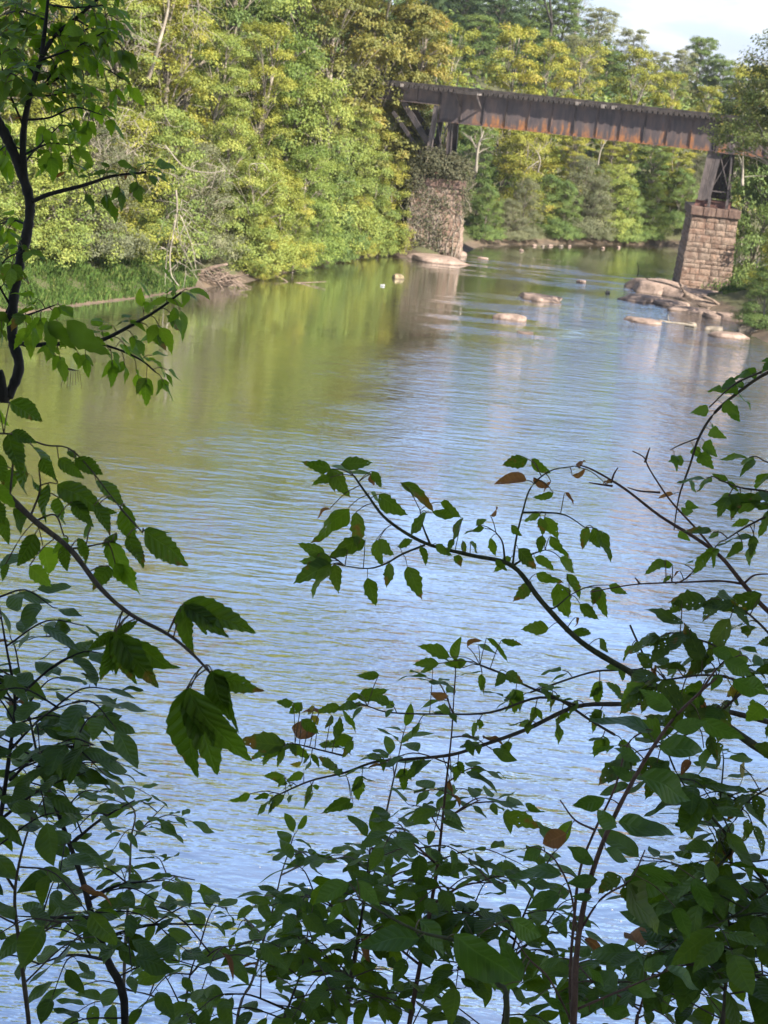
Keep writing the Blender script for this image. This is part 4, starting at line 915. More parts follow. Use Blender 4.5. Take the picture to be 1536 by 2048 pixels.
# vine on the left pier
def vine():
    r = np.random.default_rng(11); root = empty('climbing_vine', PW(SL, 0, -.2, 0), 'dense grey-green vine covering the left pier and its tower base', 'vine')
    inv = root.location; Ps = []; Ns = []
    w = sL1 - sL0
    n = 4600; s_ = r.uniform(-.52, .54, n) ** 1 * w; z = r.uniform(.1, zL, n)
    dens = .5 + .5 * np.sin(s_ * 3.2 + z * .9 + 1) * np.sin(z * 2.6 - s_ * 1.7); keep = (r.random(n) < .12 + .62 * dens) & (r.random(n) < np.where(s_ > .24 * w, .14, np.where(z > zL - 1.2, .5, np.where(s_ < -.38 * w, .5, 1))))
    s_, z = s_[keep], z[keep]; batt = .3 * z / zL
    Ps.append(np.stack([s_, batt - r.uniform(.03, .22, len(s_)), z], 1)); Ns.append(np.tile([0, -1, .3], (len(s_), 1)))
    n = 2500; yy = r.uniform(0, 4.8, n); z = r.uniform(.1, zL + .3, n); Ps.append(np.stack([-w / 2 + .25 * z / zL - r.uniform(.0, .3, n), yy, z], 1)); Ns.append(np.tile([-1, -.3, .3], (n, 1)))
    # heap over the cap and the legs
    for (cs, co, cz, rs, ro, rz, n) in ((-.2, .6, zL + .9, 1.9, 1.4, .9, 2300), (1.1, .8, zL + .5, 1.3, 1.2, .8, 1300), (-1.7, .8, zL - .1, 1.1, 1.4, 1.2, 2200), (.2, 1.6, zL + 1.5, 1.5, 1.4, .7, 1100), (1.9, .9, zL - 1.2, .7, 1.0, 1.8, 1500), (-2.3, 1.6, zL - 2.2, .7, 1.4, 2.2, 2200), (-.9, 1.0, zL + 1.7, 1.3, 1.3, .7, 1000), (1.2, 1.4, zL + 1.3, 1.1, 1.2, .6, 800)):
        d = r.normal(size=(n, 3)); d /= np.linalg.norm(d, axis=1)[:, None]; k = r.uniform(.55, 1.08, n)[:, None]
        Ps.append(np.array([cs, co, cz]) + d * k * np.array([rs, ro, rz]) * (1 + .18 * np.sin(d[:, :1] * 7 + d[:, 2:] * 5))); Ns.append(d + np.array([0, -.2, .5]))
    Pp = np.concatenate(Ps); Nn = np.concatenate(Ns); m = len(Pp)
    ex, ey = np.array(PX), np.array(PY); p = Pp[:, :1] * ex + Pp[:, 1:2] * ey + np.array([0, 0, 1]) * Pp[:, 2:] + np.array(BW(SL, 0, 0)) - np.array(inv)
    nr = Nn[:, :1] * ex + Nn[:, 1:2] * ey + np.array([0, 0, 1]) * Nn[:, 2:] + r.normal(size=(m, 3)) * .55; nr /= np.linalg.norm(nr, axis=1)[:, None]
    ax = np.array([0, 0, -1.0]) + r.normal(size=(m, 3)) * .7; ax -= (ax * nr).sum(1)[:, None] * nr; ax /= np.linalg.norm(ax, axis=1)[:, None]; sd = np.cross(nr, ax); L_ = (.15 * r.uniform(.6, 1.4, m))[:, None]
    V = np.stack([p, p + ax * L_ * .45 + sd * L_ * .4, p + ax * L_, p + ax * L_ * .45 - sd * L_ * .4], 1).reshape(-1, 3)
    tn = np.clip(r.normal(.5, .2, m), 0, 1)
    o = ob('foliage', mesh_np('foliage', V, np.arange(m * 4).reshape(-1, 4), FOL['ivy'], tint=tn), root); o['kind'] = 'stuff'
    T = Tubes(); rr = random.Random(4)
    for k in range(26):
        u = rr.uniform(-.5, .45) * w; pts = [PW(SL, u + rr.gauss(0, .25) * i * .4, -.06 + .3 * (i * zL / 6) / zL, i * zL / 6) for i in range(7)]
        T.add(bez(pts, 3), .03, .015, 4)
    ob('stem', T.mesh('stem', M['bark'], inv), root)
vine()
# ------------------------------------------------------------------ near leaves
def leafmat(name, dark, light, rough=.42, trans=.30, holes=0.0, browns=.0, brown=(.14, .055, .02), ribs=.22):
    m, t, o = newmat(name); tc = N(t, 'ShaderNodeTexCoord'); oi = N(t, 'ShaderNodeObjectInfo')
    sp = N(t, 'ShaderNodeSeparateXYZ'); L(t, tc.outputs['Object'], sp.inputs[0]); x, y = sp.outputs[0], sp.outputs[1]
    ax = math_(t, 'ABSOLUTE', x)
    v = math_(t, 'FRACT', math_(t, 'MULTIPLY', math_(t, 'SUBTRACT', y, math_(t, 'MULTIPLY', ax, .75)), 7.5))
    v = math_(t, 'ABSOLUTE', math_(t, 'SUBTRACT', v, .5))
    vein = ramp(t, v, [(0, (1,) * 3), (.07, (.35,) * 3), (.14, (0,) * 3)])
    mid = ramp(t, ax, [(0, (1,) * 3), (.010, (.9,) * 3), (.02, (0,) * 3)])
    vn = math_(t, 'MAXIMUM', vein, mid)
    mp = N(t, 'ShaderNodeVectorMath', operation='ADD'); L(t, tc.outputs['Object'], mp.inputs[0])
    cmb = N(t, 'ShaderNodeCombineXYZ'); L(t, math_(t, 'MULTIPLY', oi.outputs['Random'], 37), cmb.inputs[0]); L(t, math_(t, 'MULTIPLY', oi.outputs['Random'], 91), cmb.inputs[1]); L(t, cmb.outputs[0], mp.inputs[1])
    pv = mp.outputs[0]
    n = noise(t, pv, 3.5, 5, .6)
    f = math_(t, 'ADD', math_(t, 'MULTIPLY', oi.outputs['Random'], .55), math_(t, 'MULTIPLY', n, .45))
    dark, light = tuple(q * 1.28 for q in dark), tuple(q * 1.28 for q in light)
    c = mixc(t, ramp(t, f, [(.15, (0,) * 3), (.8, (1,) * 3)]), dark, light)
    c = mixc(t, math_(t, 'MULTIPLY', vn, .16), c, tuple(min(1, q * 1.7 + .01) for q in light))
    if browns:
        nb = noise(t, pv, 2.1, 4, .55)
        thr = math_(t, 'ADD', nb, math_(t, 'MULTIPLY', math_(t, 'SUBTRACT', y, .5), .22))
        bf = ramp(t, thr, [(.66 - browns, (0,) * 3), (.70 - browns, (.55,) * 3), (.76 - browns, (1,) * 3)])
        c = mixc(t, bf, c, mixc(t, noise(t, pv, 9, 3), brown, (.22, .15, .03)))
    pb = principled(t, None, c, rough, bump(t, math_(t, 'ADD', math_(t, 'MULTIPLY', vn, -.6), math_(t, 'MULTIPLY', v, .4)), ribs, .02), .26)
    tr = N(t, 'ShaderNodeBsdfTranslucent'); L(t, mixc(t, 1.0, c, (1.3, 1.35, .5), 'MULTIPLY'), tr.inputs[0])
    ms = N(t, 'ShaderNodeMixShader'); ms.inputs[0].default_value = trans; L(t, pb.outputs[0], ms.inputs[1]); L(t, tr.outputs[0], ms.inputs[2])
    fin = ms.outputs[0]
    if holes:
        vo = N(t, 'ShaderNodeTexVoronoi'); vo.inputs['Scale'].default_value = 8.5; L(t, pv, vo.inputs['Vector'])
        rnd = noise(t, pv, 2.4, 2)
        hf = math_(t, 'LESS_THAN', math_(t, 'ADD', vo.outputs['Distance'], math_(t, 'MULTIPLY', rnd, .55)), .27 + holes)
        tp = N(t, 'ShaderNodeBsdfTransparent'); m2 = N(t, 'ShaderNodeMixShader'); L(t, hf, m2.inputs[0]); L(t, fin, m2.inputs[1]); L(t, tp.outputs[0], m2.inputs[2]); fin = m2.outputs[0]
    L(t, fin, o.inputs[0]); return m
LM = {
 'elder': leafmat('leaf_elder', (.044, .080, .008), (.090, .145, .014), .5, .40, .03, .02),
 'elder_light': leafmat('leaf_elder_light', (.068, .132, .010), (.13, .20, .018), .5, .6, .0, .0),
 'elder_spot': leafmat('leaf_elder_browning', (.044, .076, .009), (.090, .134, .015), .5, .38, .04, .11),
 'shrub': leafmat('leaf_shrub', (.038, .078, .012), (.070, .126, .022), .42, .32, .0, .0),
 'dark': leafmat('leaf_dark', (.032, .064, .008), (.064, .108, .014), .42, .30, .0, .0),
 'eaten': leafmat('leaf_eaten', (.036, .064, .009), (.074, .108, .017), .5, .36, .13, .05),
 'vine': leafmat('leaf_vine', (.042, .088, .010), (.092, .150, .018), .45, .45, .02, .0),
 'brown': leafmat('leaf_withered', (.12, .052, .026), (.24, .115, .055), .7, .30, .04, .0),
 'yellow': leafmat('leaf_yellowing', (.16, .13, .02), (.24, .20, .03), .55, .40, .05, .06),
}
def leaf_mesh(kind, seed, mat):
    r = random.Random(seed); n = {'oval': 8, 'big': 16, 'elder': 11}.get(kind, 10)
    def wd(t, side):
        if kind == 'elder':
            b = .245 * (math.sin(math.pi * t ** .74) ** .85) * (1.10 - .35 * t)
            if t > .86: b *= .7
            return b
        if kind == 'big': return .225 * (math.sin(math.pi * t ** .72) ** .9) * (1.12 - .30 * t)
        if kind == 'shrub':
            return .275 * math.sin(math.pi * t ** .80) ** .9 * (1 if t < .8 else .82)
        if kind == 'vine':
            return .40 * (math.sin(math.pi * min(1, t * .93 + .07) ** .62) ** .75) * (1.0 - .3 * t)
        if kind == 'withered': return .20 * math.sin(math.pi * t ** .8) ** .8
        return .235 * math.sin(math.pi * t ** .85) ** .8
    toothy = kind in ('elder', 'vine', 'big')
    droop = r.uniform(.05, .45) if kind != 'withered' else r.uniform(.3, .6); fold = r.uniform(.10, .45) if kind != 'withered' else r.uniform(1.0, 1.9)
    wav = r.uniform(.005, .05); ph = r.uniform(0, 6); bend = r.uniform(-.10, .10); twist = r.uniform(-.35, .35)
    V = []; F = []; mid = []; sides = {-1: [], 1: []}
    def put(t, x):
        z = -droop * t * t + fold * abs(x) * .6 - fold * .9 * x * x + wav * math.sin(ph + t * 9 + x * 6)
        z += twist * x * t
        V.append((x + bend * math.sin(t * 3.1), t, z)); return len(V) - 1
    for i in range(n + 1): mid.append(put(i / n, 0))
    lob = {s: (r.uniform(.25, .5), r.uniform(.0, .22) if kind == 'elder' else 0) for s in (-1, 1)}
    for s in (-1, 1):
        for i in range(1, n):
            t = i / n; b = wd(t, s)
            if toothy:
                if i % 2 == 0 and t > .2: b *= r.uniform(.84, .92) if kind != 'big' else r.uniform(.92, .96)
                else: b *= r.uniform(1.0, 1.12); t = min(.97, t + .02)
                c, a = lob[s]; b *= 1 + a * math.exp(-((t - c) / .12) ** 2)
            else: b *= r.uniform(.97, 1.03)
            e = put(t, s * b); h = put(i / n, s * b * .52); sides[s].append((h, e))
    for s in (-1, 1):
        q = sides[s]
        def add(*f): F.append(tuple(f) if s > 0 else tuple(reversed(f)))
        add(mid[0], q[0][0], mid[1]); add(mid[0], q[0][1], q[0][0])
        for i in range(n - 2):
            add(mid[i + 1], q[i][0], q[i + 1][0], mid[i + 2]); add(q[i][0], q[i][1], q[i + 1][1], q[i + 1][0])
        add(mid[n - 1], q[-1][0], mid[n]); add(q[-1][0], q[-1][1], mid[n])
    return mesh_np('leaf', V, F, mat, smooth=True)
LEAF = {}
SHAPE = {'elder': 'elder', 'elder_light': 'elder', 'elder_spot': 'elder', 'shrub': 'shrub', 'dark': 'oval', 'eaten': 'elder', 'vine': 'vine', 'brown': 'withered', 'yellow': 'elder', 'oval': 'oval'}
LM['big'] = leafmat('leaf_big_ribbed', (.044, .082, .008), (.082, .140, .014), .46, .40, .02, .01, ribs=.75); SHAPE['big'] = 'big'
LM['oval'] = leafmat('leaf_small_oval', (.042, .080, .007), (.086, .140, .013), .46, .38, .01, .0)
for k_, sh in SHAPE.items(): LEAF[k_] = [leaf_mesh(sh, 100 + 17 * i + len(k_), LM[k_]) for i in range(7)]
NEAR = random.Random(2024)
class Plant:
    def __init__(s, name, label, cat, base, group=None, wood='twig', cap=300):
        s.root = empty(name, base, label, cat, group); s.inv = Vector(base); s.wood = {}; s.pet = Tubes(); s.paths = []; s.nl = 0; s.cap = cap; s.d0 = 0; s.extra = []; s.mat = M[wood]
    def tube(s, pts, r0, r1, part='branch', n=5, sides=6):
        p = bez(pts, n); s.wood.setdefault(part, []).append((p, r0, r1, sides)); s.paths.append(p); return p
    def px(s, pts, d, r0, r1, part='branch', n=5, d1=None, sides=6):
        """pts are (x, y) in the photo, radii in photo pixels"""
        d1 = d if d1 is None else d1; m = len(pts) - 1
        return s.tube([P(x, y, d + (d1 - d) * i / m) for i, (x, y) in enumerate(pts)], r0 * d / FPX, r1 * d1 / FPX, part, n, sides)
    def leaf(s, pos, tip, nrm, kind, wid=1.0, label=None):
        Y = tip - pos; l = Y.length; Y.normalize(); Z = nrm - Y * nrm.dot(Y)
        if Z.length < 1e-4: Z = Y.orthogonal()
        Z.normalize(); X = Y.cross(Z); me = NEAR.choice(LEAF[kind]); q = pos - s.inv; wl = l * wid
        mt = Matrix(((X.x * wl, Y.x * l, Z.x * l, q.x), (X.y * wl, Y.y * l, Z.y * l, q.y), (X.z * wl, Y.z * l, Z.z * l, q.z), (0, 0, 0, 1)))
        if s.nl >= s.cap: s.extra.append((me, mt)); return
        o = ob('leaf', me, s.root); o.matrix_local = mt; s.nl += 1
        if kind == 'brown': o['label'] = 'withered brown leaf'
        elif kind == 'yellow': o['label'] = 'yellowing leaf'
    def stalk(s, a, b, r=.0009, sag=.1):
        m = (a + b) / 2 + Vector((0, 0, sag * (a - b).length)); s.pet.add(bez([a, m, b], 3), r * 1.2, r, 4)
    def near(s, q):
        best = None
        for p in s.paths:
            for v in p:
                e = (v - q).length
                if best is None or e < best[0]: best = (e, v)
        return best[1]
    def lp(s, b, t, d, kind='elder', dd=None, wid=1.0, tilt=None, stalk=True):
        """a leaf from photo point b (stalk end) to photo point t (tip), at depth d"""
        dd = NEAR.uniform(-.02, .03) if dd is None else dd
        a, e = P(*b, d), P(*t, d + dd); v = (CAM - (a + e) / 2).normalized(); Y = (e - a).normalized()
        n = v - Y * v.dot(Y); n.normalize(); n = Matrix.Rotation(NEAR.gauss(0, .75) if tilt is None else tilt * 1.5 + NEAR.gauss(0, .25), 3, Y) @ n; wid *= .80
        if n.z < -.25: n = -n
        s.leaf(a, e, n, kind, wid)
        if stalk:
            q = s.near(a)
            if .004 < (q - a).length < .11: s.stalk(q, a, .0008)
    def compound(s, q, out, size, kind, k=3, hang=.8, plen=1.0):
        """stalked compound leaf: k leaflets hanging from the stalk's end"""
        out = out.normalized(); e = q + out * size * plen + Vector((0, 0, -.25 * hang * size)); s.stalk(q, e, .0009, .18)
        side = out.cross(Vector((0, 0, 1)))
        if side.length < .05: side = Vector((1, 0, 0))
        side.normalize()
        for i in range(k):
            f = 0 if i == 0 else (1 if i % 2 else -1) * (.75 + .25 * (i > 2)) * NEAR.uniform(.8, 1.2)
            dv = (out * (1 - .55 * abs(f)) + side * f * .95 + Vector((0, 0, -hang * NEAR.uniform(.6, 1.3)))).normalized()
            b = e - out * (.22 * size * ((i + 1) // 2)) + (Vector((0, 0, 0)) if i else dv * .04 * size)
            n = (Vector((0, 0, 1)) * NEAR.uniform(.4, 1) + out * hang * .9 + Vector((NEAR.gauss(0, .35), NEAR.gauss(-.15, .35), NEAR.gauss(0, .2))))
            kk = kind
            u = NEAR.random()
            if kind.startswith('elder') and u < .07: kk = 'elder_spot'
            s.leaf(b, b + dv * size * (1.05 if i == 0 else NEAR.uniform(.72, .98)), n, kk, NEAR.uniform(.85, 1.15))
    def twig(s, q, out, length, size, kind, n, hang=.25, flat=.85):
        """side twig carrying alternate leaves in a loose flat spray"""
        out = out.normalized(); e1 = q + out * length * .5 + Vector((0, 0, .10 * length)); e2 = q + out * length + Vector((0, 0, -.12 * length * (1 + hang)))
        p = bez([q, e1, e2], 5); s.wood.setdefault('twig', []).append((p, .0017, .0008, 5))
        side = out.cross(Vector((0, 0, 1))).normalized()
        for i in range(n):
            k = .22 + .78 * i / max(1, n - 1); a = p[min(len(p) - 1, int(k * (len(p) - 1)))]
            f = 0 if i == n - 1 else (1 if i % 2 else -1)
            dv = (out * NEAR.uniform(.35, .75) + side * f * NEAR.uniform(.6, 1) + Vector((0, 0, NEAR.uniform(-.40, .16) - hang * .35))).normalized()
            n_ = Vector((NEAR.gauss(0, .30), NEAR.gauss(.10, .30), flat)) + out * hang * .6
            kk = kind
            if NEAR.random() < .012: kk = 'brown'
            b = a + dv * size * .14; s.stalk(a, b, .0006, 0)
            s.leaf(b, b + dv * size * NEAR.uniform(.62, 1.15), n_, kk, NEAR.uniform(.85, 1.15))
    def bushy(s, path, k0, k1, step, length, size, kind, n=6, hang=.25, taper=.5, toward=None, upb=.15):
        """side twigs all the way up a stem"""
        acc = 0; tot = sum((path[i + 1] - path[i]).length for i in range(len(path) - 1)); run = 0; nxt = k0 * tot; az = NEAR.uniform(0, 6.28)
        for i in range(len(path) - 1):
            seg = (path[i + 1] - path[i]); l = seg.length
            while nxt <= run + l and nxt <= k1 * tot:
                q = path[i] + seg * ((nxt - run) / max(l, 1e-6)); az += 2.4 + NEAR.uniform(-.4, .4); k = nxt / tot
                o = Vector((math.cos(az), math.sin(az) * .8, upb + NEAR.uniform(-.1, .2)))
                s.twig(q, o, length * (1 - taper * k) * NEAR.uniform(.7, 1.25), size, kind, max(3, int(n * (1 - .35 * k) + NEAR.uniform(-1, 1))), hang)
                nxt += step * NEAR.uniform(.75, 1.25)
            run += l
    def done(s):
        for part, lst in s.wood.items():
            if part == 'twig':
                for i, (p, a, b, k) in enumerate(lst[:300]): T = Tubes(); T.add(p, a, b, k); ob('twig', T.mesh('twig', s.mat, s.inv), s.root)
            else:
                for p, a, b, k in lst:
                    m_ = len(p); T = Tubes(); T.add(p, a, b, k, [(a + (b - a) * i / (m_ - 1)) * (NEAR.uniform(.88, 1.14) if k > 8 else NEAR.uniform(.93, 1.07)) for i in range(m_)]); ob(part, T.mesh(part, s.mat, s.inv), s.root)
        if s.pet.V: ob('leaf_stalk', s.pet.mesh('leaf_stalk', M['petiole'], s.inv), s.root, kind='stuff')
        if s.extra:
            V = []; F = []; mi = []; mats = []
            for me, mt in s.extra:
                b = len(V); mm = me.materials[0]
                if mm not in mats: mats.append(mm)
                for v in me.vertices: V.append(mt @ v.co)
                for f in me.polygons: F.append(tuple(b + i for i in f.vertices)); mi.append(mats.index(mm))
            o = ob('foliage', mesh_np('foliage', V, F, mats, smooth=True, midx=mi), s.root); o['kind'] = 'stuff'
def Z(lst, sc_, ox, oy): return [((a / sc_ + ox, b / sc_ + oy), (c / sc_ + ox, d / sc_ + oy)) for a, b, c, d in lst]
def ground_below(px, py, d, drop=.9):
    q = P(px, py, d); return Vector((q.x, q.y, gz(q.x, q.y)))
# ---- 1 left tree with a forked dark trunk
D = 3.2
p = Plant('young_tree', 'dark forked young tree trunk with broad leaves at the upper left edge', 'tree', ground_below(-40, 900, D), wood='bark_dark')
low = p.inv; a = P(12, 800, D)
p.tube([low, low.lerp(a, .5) + Vector((-.12, 0, 0)), P(-28, 860, D), a, P(38, 735, D), P(25, 675, D), P(27, 600, D), P(40, 525, D), P(54, 465, D), P(60, 410, D), P(48, 360, D), P(25, 300, D), P(-6, 240, D), P(-60, 150, D), P(-130, 20, D)], .0108, .0106, 'trunk', 9, 10)
s2 = p.px([(50, 372), (46, 310), (48, 255), (60, 190), (82, 120), (110, 72), (160, 30), (215, -20)], D, 8, 3, 'limb')
s3 = p.px([(82, 120), (92, 40), (98, -20)], D, 5, 3, 'limb')
b1 = p.px([(60, 405), (100, 388), (170, 370), (225, 352), (292, 345)], D, 5, 2.2, 'limb', d1=3.1)
b2 = p.px([(26, 683), (60, 690), (105, 688), (190, 684), (255, 655), (315, 620), (362, 585)], D, 6, 2.2, 'limb', d1=3.0)
b3 = p.px([(190, 684), (245, 702), (285, 722), (312, 745)], D, 3, 1.5, 'limb')
bs = [b1, b2, b3]
for q in ([(48, 255), (10, 160), (-5, 70)], [(60, 190), (130, 150), (200, 135), (245, 158)], [(82, 120), (150, 95), (215, 60)], [(92, 40), (40, 22), (5, 30)], [(48, 310), (95, 288), (140, 290)], [(60, 190), (110, 190), (165, 172)],
          [(20, 610), (-5, 560), (10, 520), (50, 500)], [(26, 640), (70, 625), (110, 610)], [(46, 300), (15, 290), (-10, 310)], [(60, 190), (95, 160), (120, 120), (150, 110)], [(50, 240), (100, 235), (150, 215), (205, 230)], [(70, 150), (40, 110), (20, 90)], [(150, 38), (190, 60), (240, 90)], [(96, 10), (150, 15), (215, 10)], [(46, 330), (70, 300), (120, 250)], [(20, 610), (0, 640), (-20, 600)], [(55, 450), (25, 440), (-5, 450)], [(85, 110), (60, 60), (20, -5)], [(60, 195), (30, 150), (-4, 150)], [(110, 72), (170, 60), (225, 20)]):
    bs.append(p.px(q, D, 2.6, 1.2, 'limb', d1=D + NEAR.uniform(-.25, .25)))
def leafy(p, path, k0, step, size, kind, out=None, k=3, hang=.8, plen=.9):
    tot = sum((path[i + 1] - path[i]).length for i in range(len(path) - 1)); nxt = k0 * tot; run = 0; sgn = 1
    for i in range(len(path) - 1):
        seg = path[i + 1] - path[i]; l = seg.length
        while nxt <= run + l:
            q = path[i] + seg * ((nxt - run) / max(l, 1e-6)); t_ = seg.normalized(); sd = t_.cross(Vector((NEAR.gauss(0, .3), -1, NEAR.gauss(0, .3)))).normalized() * sgn
            o = t_ * .5 + sd * .8 + Vector((NEAR.gauss(0, .25), NEAR.gauss(0, .5), NEAR.gauss(0, .2)))
            p.compound(q, o, size * NEAR.uniform(.8, 1.2), kind, NEAR.choice((k - 1, k, k)), hang, plen); sgn = -sgn; nxt += step * NEAR.uniform(.75, 1.25)
        run += l
    p.compound(path[-1], (path[-1] - path[-2]).normalized(), size, kind, k, hang, .5)
for i, q in enumerate(bs): leafy(p, q, .22 if i else .45, .016 if i in (1, 2) else .020, .045, 'elder_light' if i % 3 else 'elder', k=3, hang=.6, plen=.7)
leafy(p, s2, .4, .022, .046, 'elder_light', k=3, hang=.9, plen=.7); leafy(p, s3, .2, .022, .046, 'elder_light', k=3, hang=.9, plen=.7)
for b, t_ in Z([(240, 1640, 290, 1830), (250, 1640, 375, 1800), (340, 1640, 575, 1820), (480, 830, 400, 880), (490, 870, 520, 900), (600, 830, 700, 870)], 2.56, 0, 0): p.lp(b, t_, 2.5 if t_[1] > 600 else D, 'elder')
for b, t_ in Z([(330, 880, 270, 910), (120, 610, 80, 590), (640, 920, 650, 880)], 2.56, 0, 0): p.lp(b, t_, D, 'brown')
for k in range(8):      # hanging dry seed strings
    x0 = 128 + k * 4.5; p.stalk(P(130, 735, D), P(x0, 742, D), .0006, 0); p.stalk(P(x0, 742, D), P(x0 - 6 + k * 1.4, 742 + NEAR.uniform(20, 40), D), .0006, 0)
p.done()
# ---- 2 long drooping branch at the left
D = 1.9
p = Plant('tree_branch', 'drooping branch with big veined leaflets reaching in from the left edge', 'branch', P(-120, 905, D), wood='twig')
mb = p.px([(-120, 905), (-40, 945), (0, 976), (70, 1042), (140, 1098), (200, 1175), (260, 1228), (335, 1268), (385, 1308), (420, 1345)], D, 8, 2.4, 'branch', d1=1.8)
for q in ([(140, 1098), (180, 1092), (225, 1082)], [(70, 1042), (110, 1030), (128, 1072)], [(20, 990), (30, 900), (45, 870)], [(60, 1035), (80, 980), (78, 940)], [(-10, 965), (-30, 880), (20, 868), (90, 890), (150, 905), (240, 1015)], [(240, 1015), (262, 1040), (285, 1065)]):
    p.px(q, D, 2.6, 1.4, 'branch')
for b, t_ in Z([(50, 60, 235, 170), (60, 215, 195, 265), (40, 230, 110, 430), (170, 290, 320, 470), (130, 290, 60, 520), (290, 480, 540, 600), (490, 460, 650, 590), (300, 350, 430, 430), (350, 310, 390, 345), (380, 350, 530, 440), (250, 480, 200, 670), (300, 550, 310, 710),
                (370, 570, 480, 690), (480, 590, 590, 730), (640, 590, 690, 830), (740, 720, 980, 880), (735, 715, 880, 720), (560, 780, 690, 1055), (560, 770, 640, 980), (650, 750, 740, 905), (180, 735, 85, 920), (220, 800, 280, 975), (330, 790, 350, 930), (560, 900, 480, 1010), (590, 890, 690, 1050),
                (0, 640, 40, 790), (70, 610, 160, 740), (150, 900, 270, 1010), (30, 890, 0, 960), (-40, 480, 60, 620), (-50, 560, 30, 700), (400, 760, 460, 860), (600, 740, 520, 800), (470, 690, 400, 750), (350, 760, 260, 820), (-20, 60, -10, 200), (-30, 100, 40, 190), (150, 430, 230, 560), (210, 350, 280, 470), (60, 400, 40, 560), (-10, 330, 20, 480), (480, 620, 590, 640)], 2.559, 0, 780):
    p.lp(b, t_, D + NEAR.uniform(-.06, .06), NEAR.choice(('big', 'big', 'big', 'elder_light')), wid=1.3)
for base, tips in (((590, 1240), ((458, 1330), (500, 1470), (552, 1512), (600, 1460), (690, 1510), (812, 1548), (862, 1480), (712, 1180))), ((945, 1092), ((980, 1350), (900, 1210), (1062, 1222), (1172, 1250), (1310, 1238))), ((1082, 1440), ((1052, 1600), (1122, 1640), (1255, 1505), (1322, 1560), (1290, 1660), (1168, 1722))),
                   ((962, 1530), ((1112, 1820), (890, 1580), (1120, 1990), (1205, 1985), (980, 2030)))):
    for i, t_ in enumerate(tips):
        (bb, tt), = Z([(base[0] + NEAR.uniform(-12, 12), base[1] + NEAR.uniform(-6, 10), *t_)], 2.559, 0, 780)
        p.lp(bb, tt, 1.82 + NEAR.uniform(-.03, .03), 'big', wid=.98, tilt=NEAR.gauss(0, .45))
p.done()
# ---- 3 long maple branch over the middle
D = 2.8
p = Plant('tree_branch', 'dark arching branch with browning toothed leaves reaching across the middle from the right', 'branch', P(1640, 1560, D), wood='twig_green')
mb = p.px([(1640, 1560), (1536, 1508), (1450, 1450), (1380, 1408), (1310, 1372), (1250, 1338), (1160, 1282), (1085, 1205), (1025, 1132), (940, 1110), (850, 1086), (775, 1040), (735, 990), (708, 952)], D, 10, 2.0, 'branch', 6)
for q in ([(1025, 1132), (1032, 1080), (1045, 1025), (1062, 975), (1100, 942), (1150, 932)], [(850, 1090), (805, 1108), (770, 1128), (735, 1137), (690, 1132)], [(860, 1088), (845, 1050), (840, 1020)], [(1010, 1125), (1005, 1085), (992, 1065)], [(1045, 1025), (1085, 1025), (1130, 1030), (1170, 1055)],
          [(1025, 1132), (1060, 1110), (1090, 1100)], [(1095, 1215), (1110, 1215), (1140, 1190)], [(1180, 1300), (1150, 1275), (1130, 1262)]):
    p.px(q, D, 2.6, 1.2, 'branch')
zz = [(185, 130, 50, 100), (185, 130, 435, 138), (185, 130, 275, 258), (185, 130, 195, 235), (180, 170, 100, 200), (230, 110, 380, 100), (370, 140, 420, 225), (500, 190, 670, 292), (360, 240, 460, 315), (400, 245, 535, 340), (265, 305, 95, 482), (300, 325, 295, 492), (620, 330, 515, 425), (640, 330, 780, 340), (680, 280, 785, 325), (780, 350, 710, 450),
      (880, 400, 780, 420), (660, 470, 725, 525), (740, 445, 700, 520), (780, 455, 805, 525), (815, 460, 862, 512), (590, 480, 625, 556), (485, 480, 570, 460), (760, 520, 775, 572), (910, 440, 925, 530), (840, 385, 898, 352), (350, 620, 390, 758), (450, 555, 430, 668), (530, 570, 600, 718), (400, 450, 475, 520), (390, 450, 420, 572), (340, 450, 180, 490), (260, 495, 190, 525),
      (190, 560, 5, 632), (190, 570, 78, 692), (200, 560, 218, 692), (190, 545, 30, 540), (150, 530, 90, 590), (160, 520, 30, 465), (1075, 85, 950, 128), (1090, 85, 1182, 152), (1190, 240, 1100, 268), (1130, 335, 1045, 362), (1130, 350, 1140, 435), (1150, 350, 1215, 445), (1140, 430, 1130, 518), (1175, 435, 1255, 545), (1350, 395, 1305, 502), (1370, 395, 1405, 492), (1395, 410, 1458, 552),
      (1220, 530, 1302, 602), (1030, 490, 1125, 590), (1105, 530, 1205, 585), (1000, 385, 1052, 435), (1000, 530, 908, 580), (1090, 640, 1002, 728), (1110, 605, 1235, 655), (1250, 605, 1322, 705), (1205, 645, 1262, 815), (1400, 665, 1360, 755), (1400, 665, 1415, 805), (1440, 655, 1530, 690), (1310, 740, 1395, 815), (1170, 850, 1042, 862), (1280, 860, 1372, 892), (1400, 895, 1442, 962), (930, 540, 980, 600)]
for i, (b, t_) in enumerate(Z(zz, 2.259, 580, 880)): p.lp(b, t_, D + NEAR.uniform(-.05, .05), 'elder_spot' if i % 4 == 3 else 'elder', wid=NEAR.uniform(1.0, 1.25), tilt=NEAR.gauss(0, .4))
for b, t_ in Z([(180, 310, 108, 335), (1070, 182, 940, 172), (1100, 170, 1165, 225), (1180, 190, 1140, 220), (1240, 240, 1290, 282), (905, 340, 958, 315), (1310, 130, 1322, 70), (1430, 200, 1450, 165), (1290, 800, 1305, 850), (120, 575, 70, 580), (380, 150, 350, 215), (1275, 160, 1345, 135)], 2.259, 580, 880): p.lp(b, t_, D, 'brown', wid=1.3)
p.done()
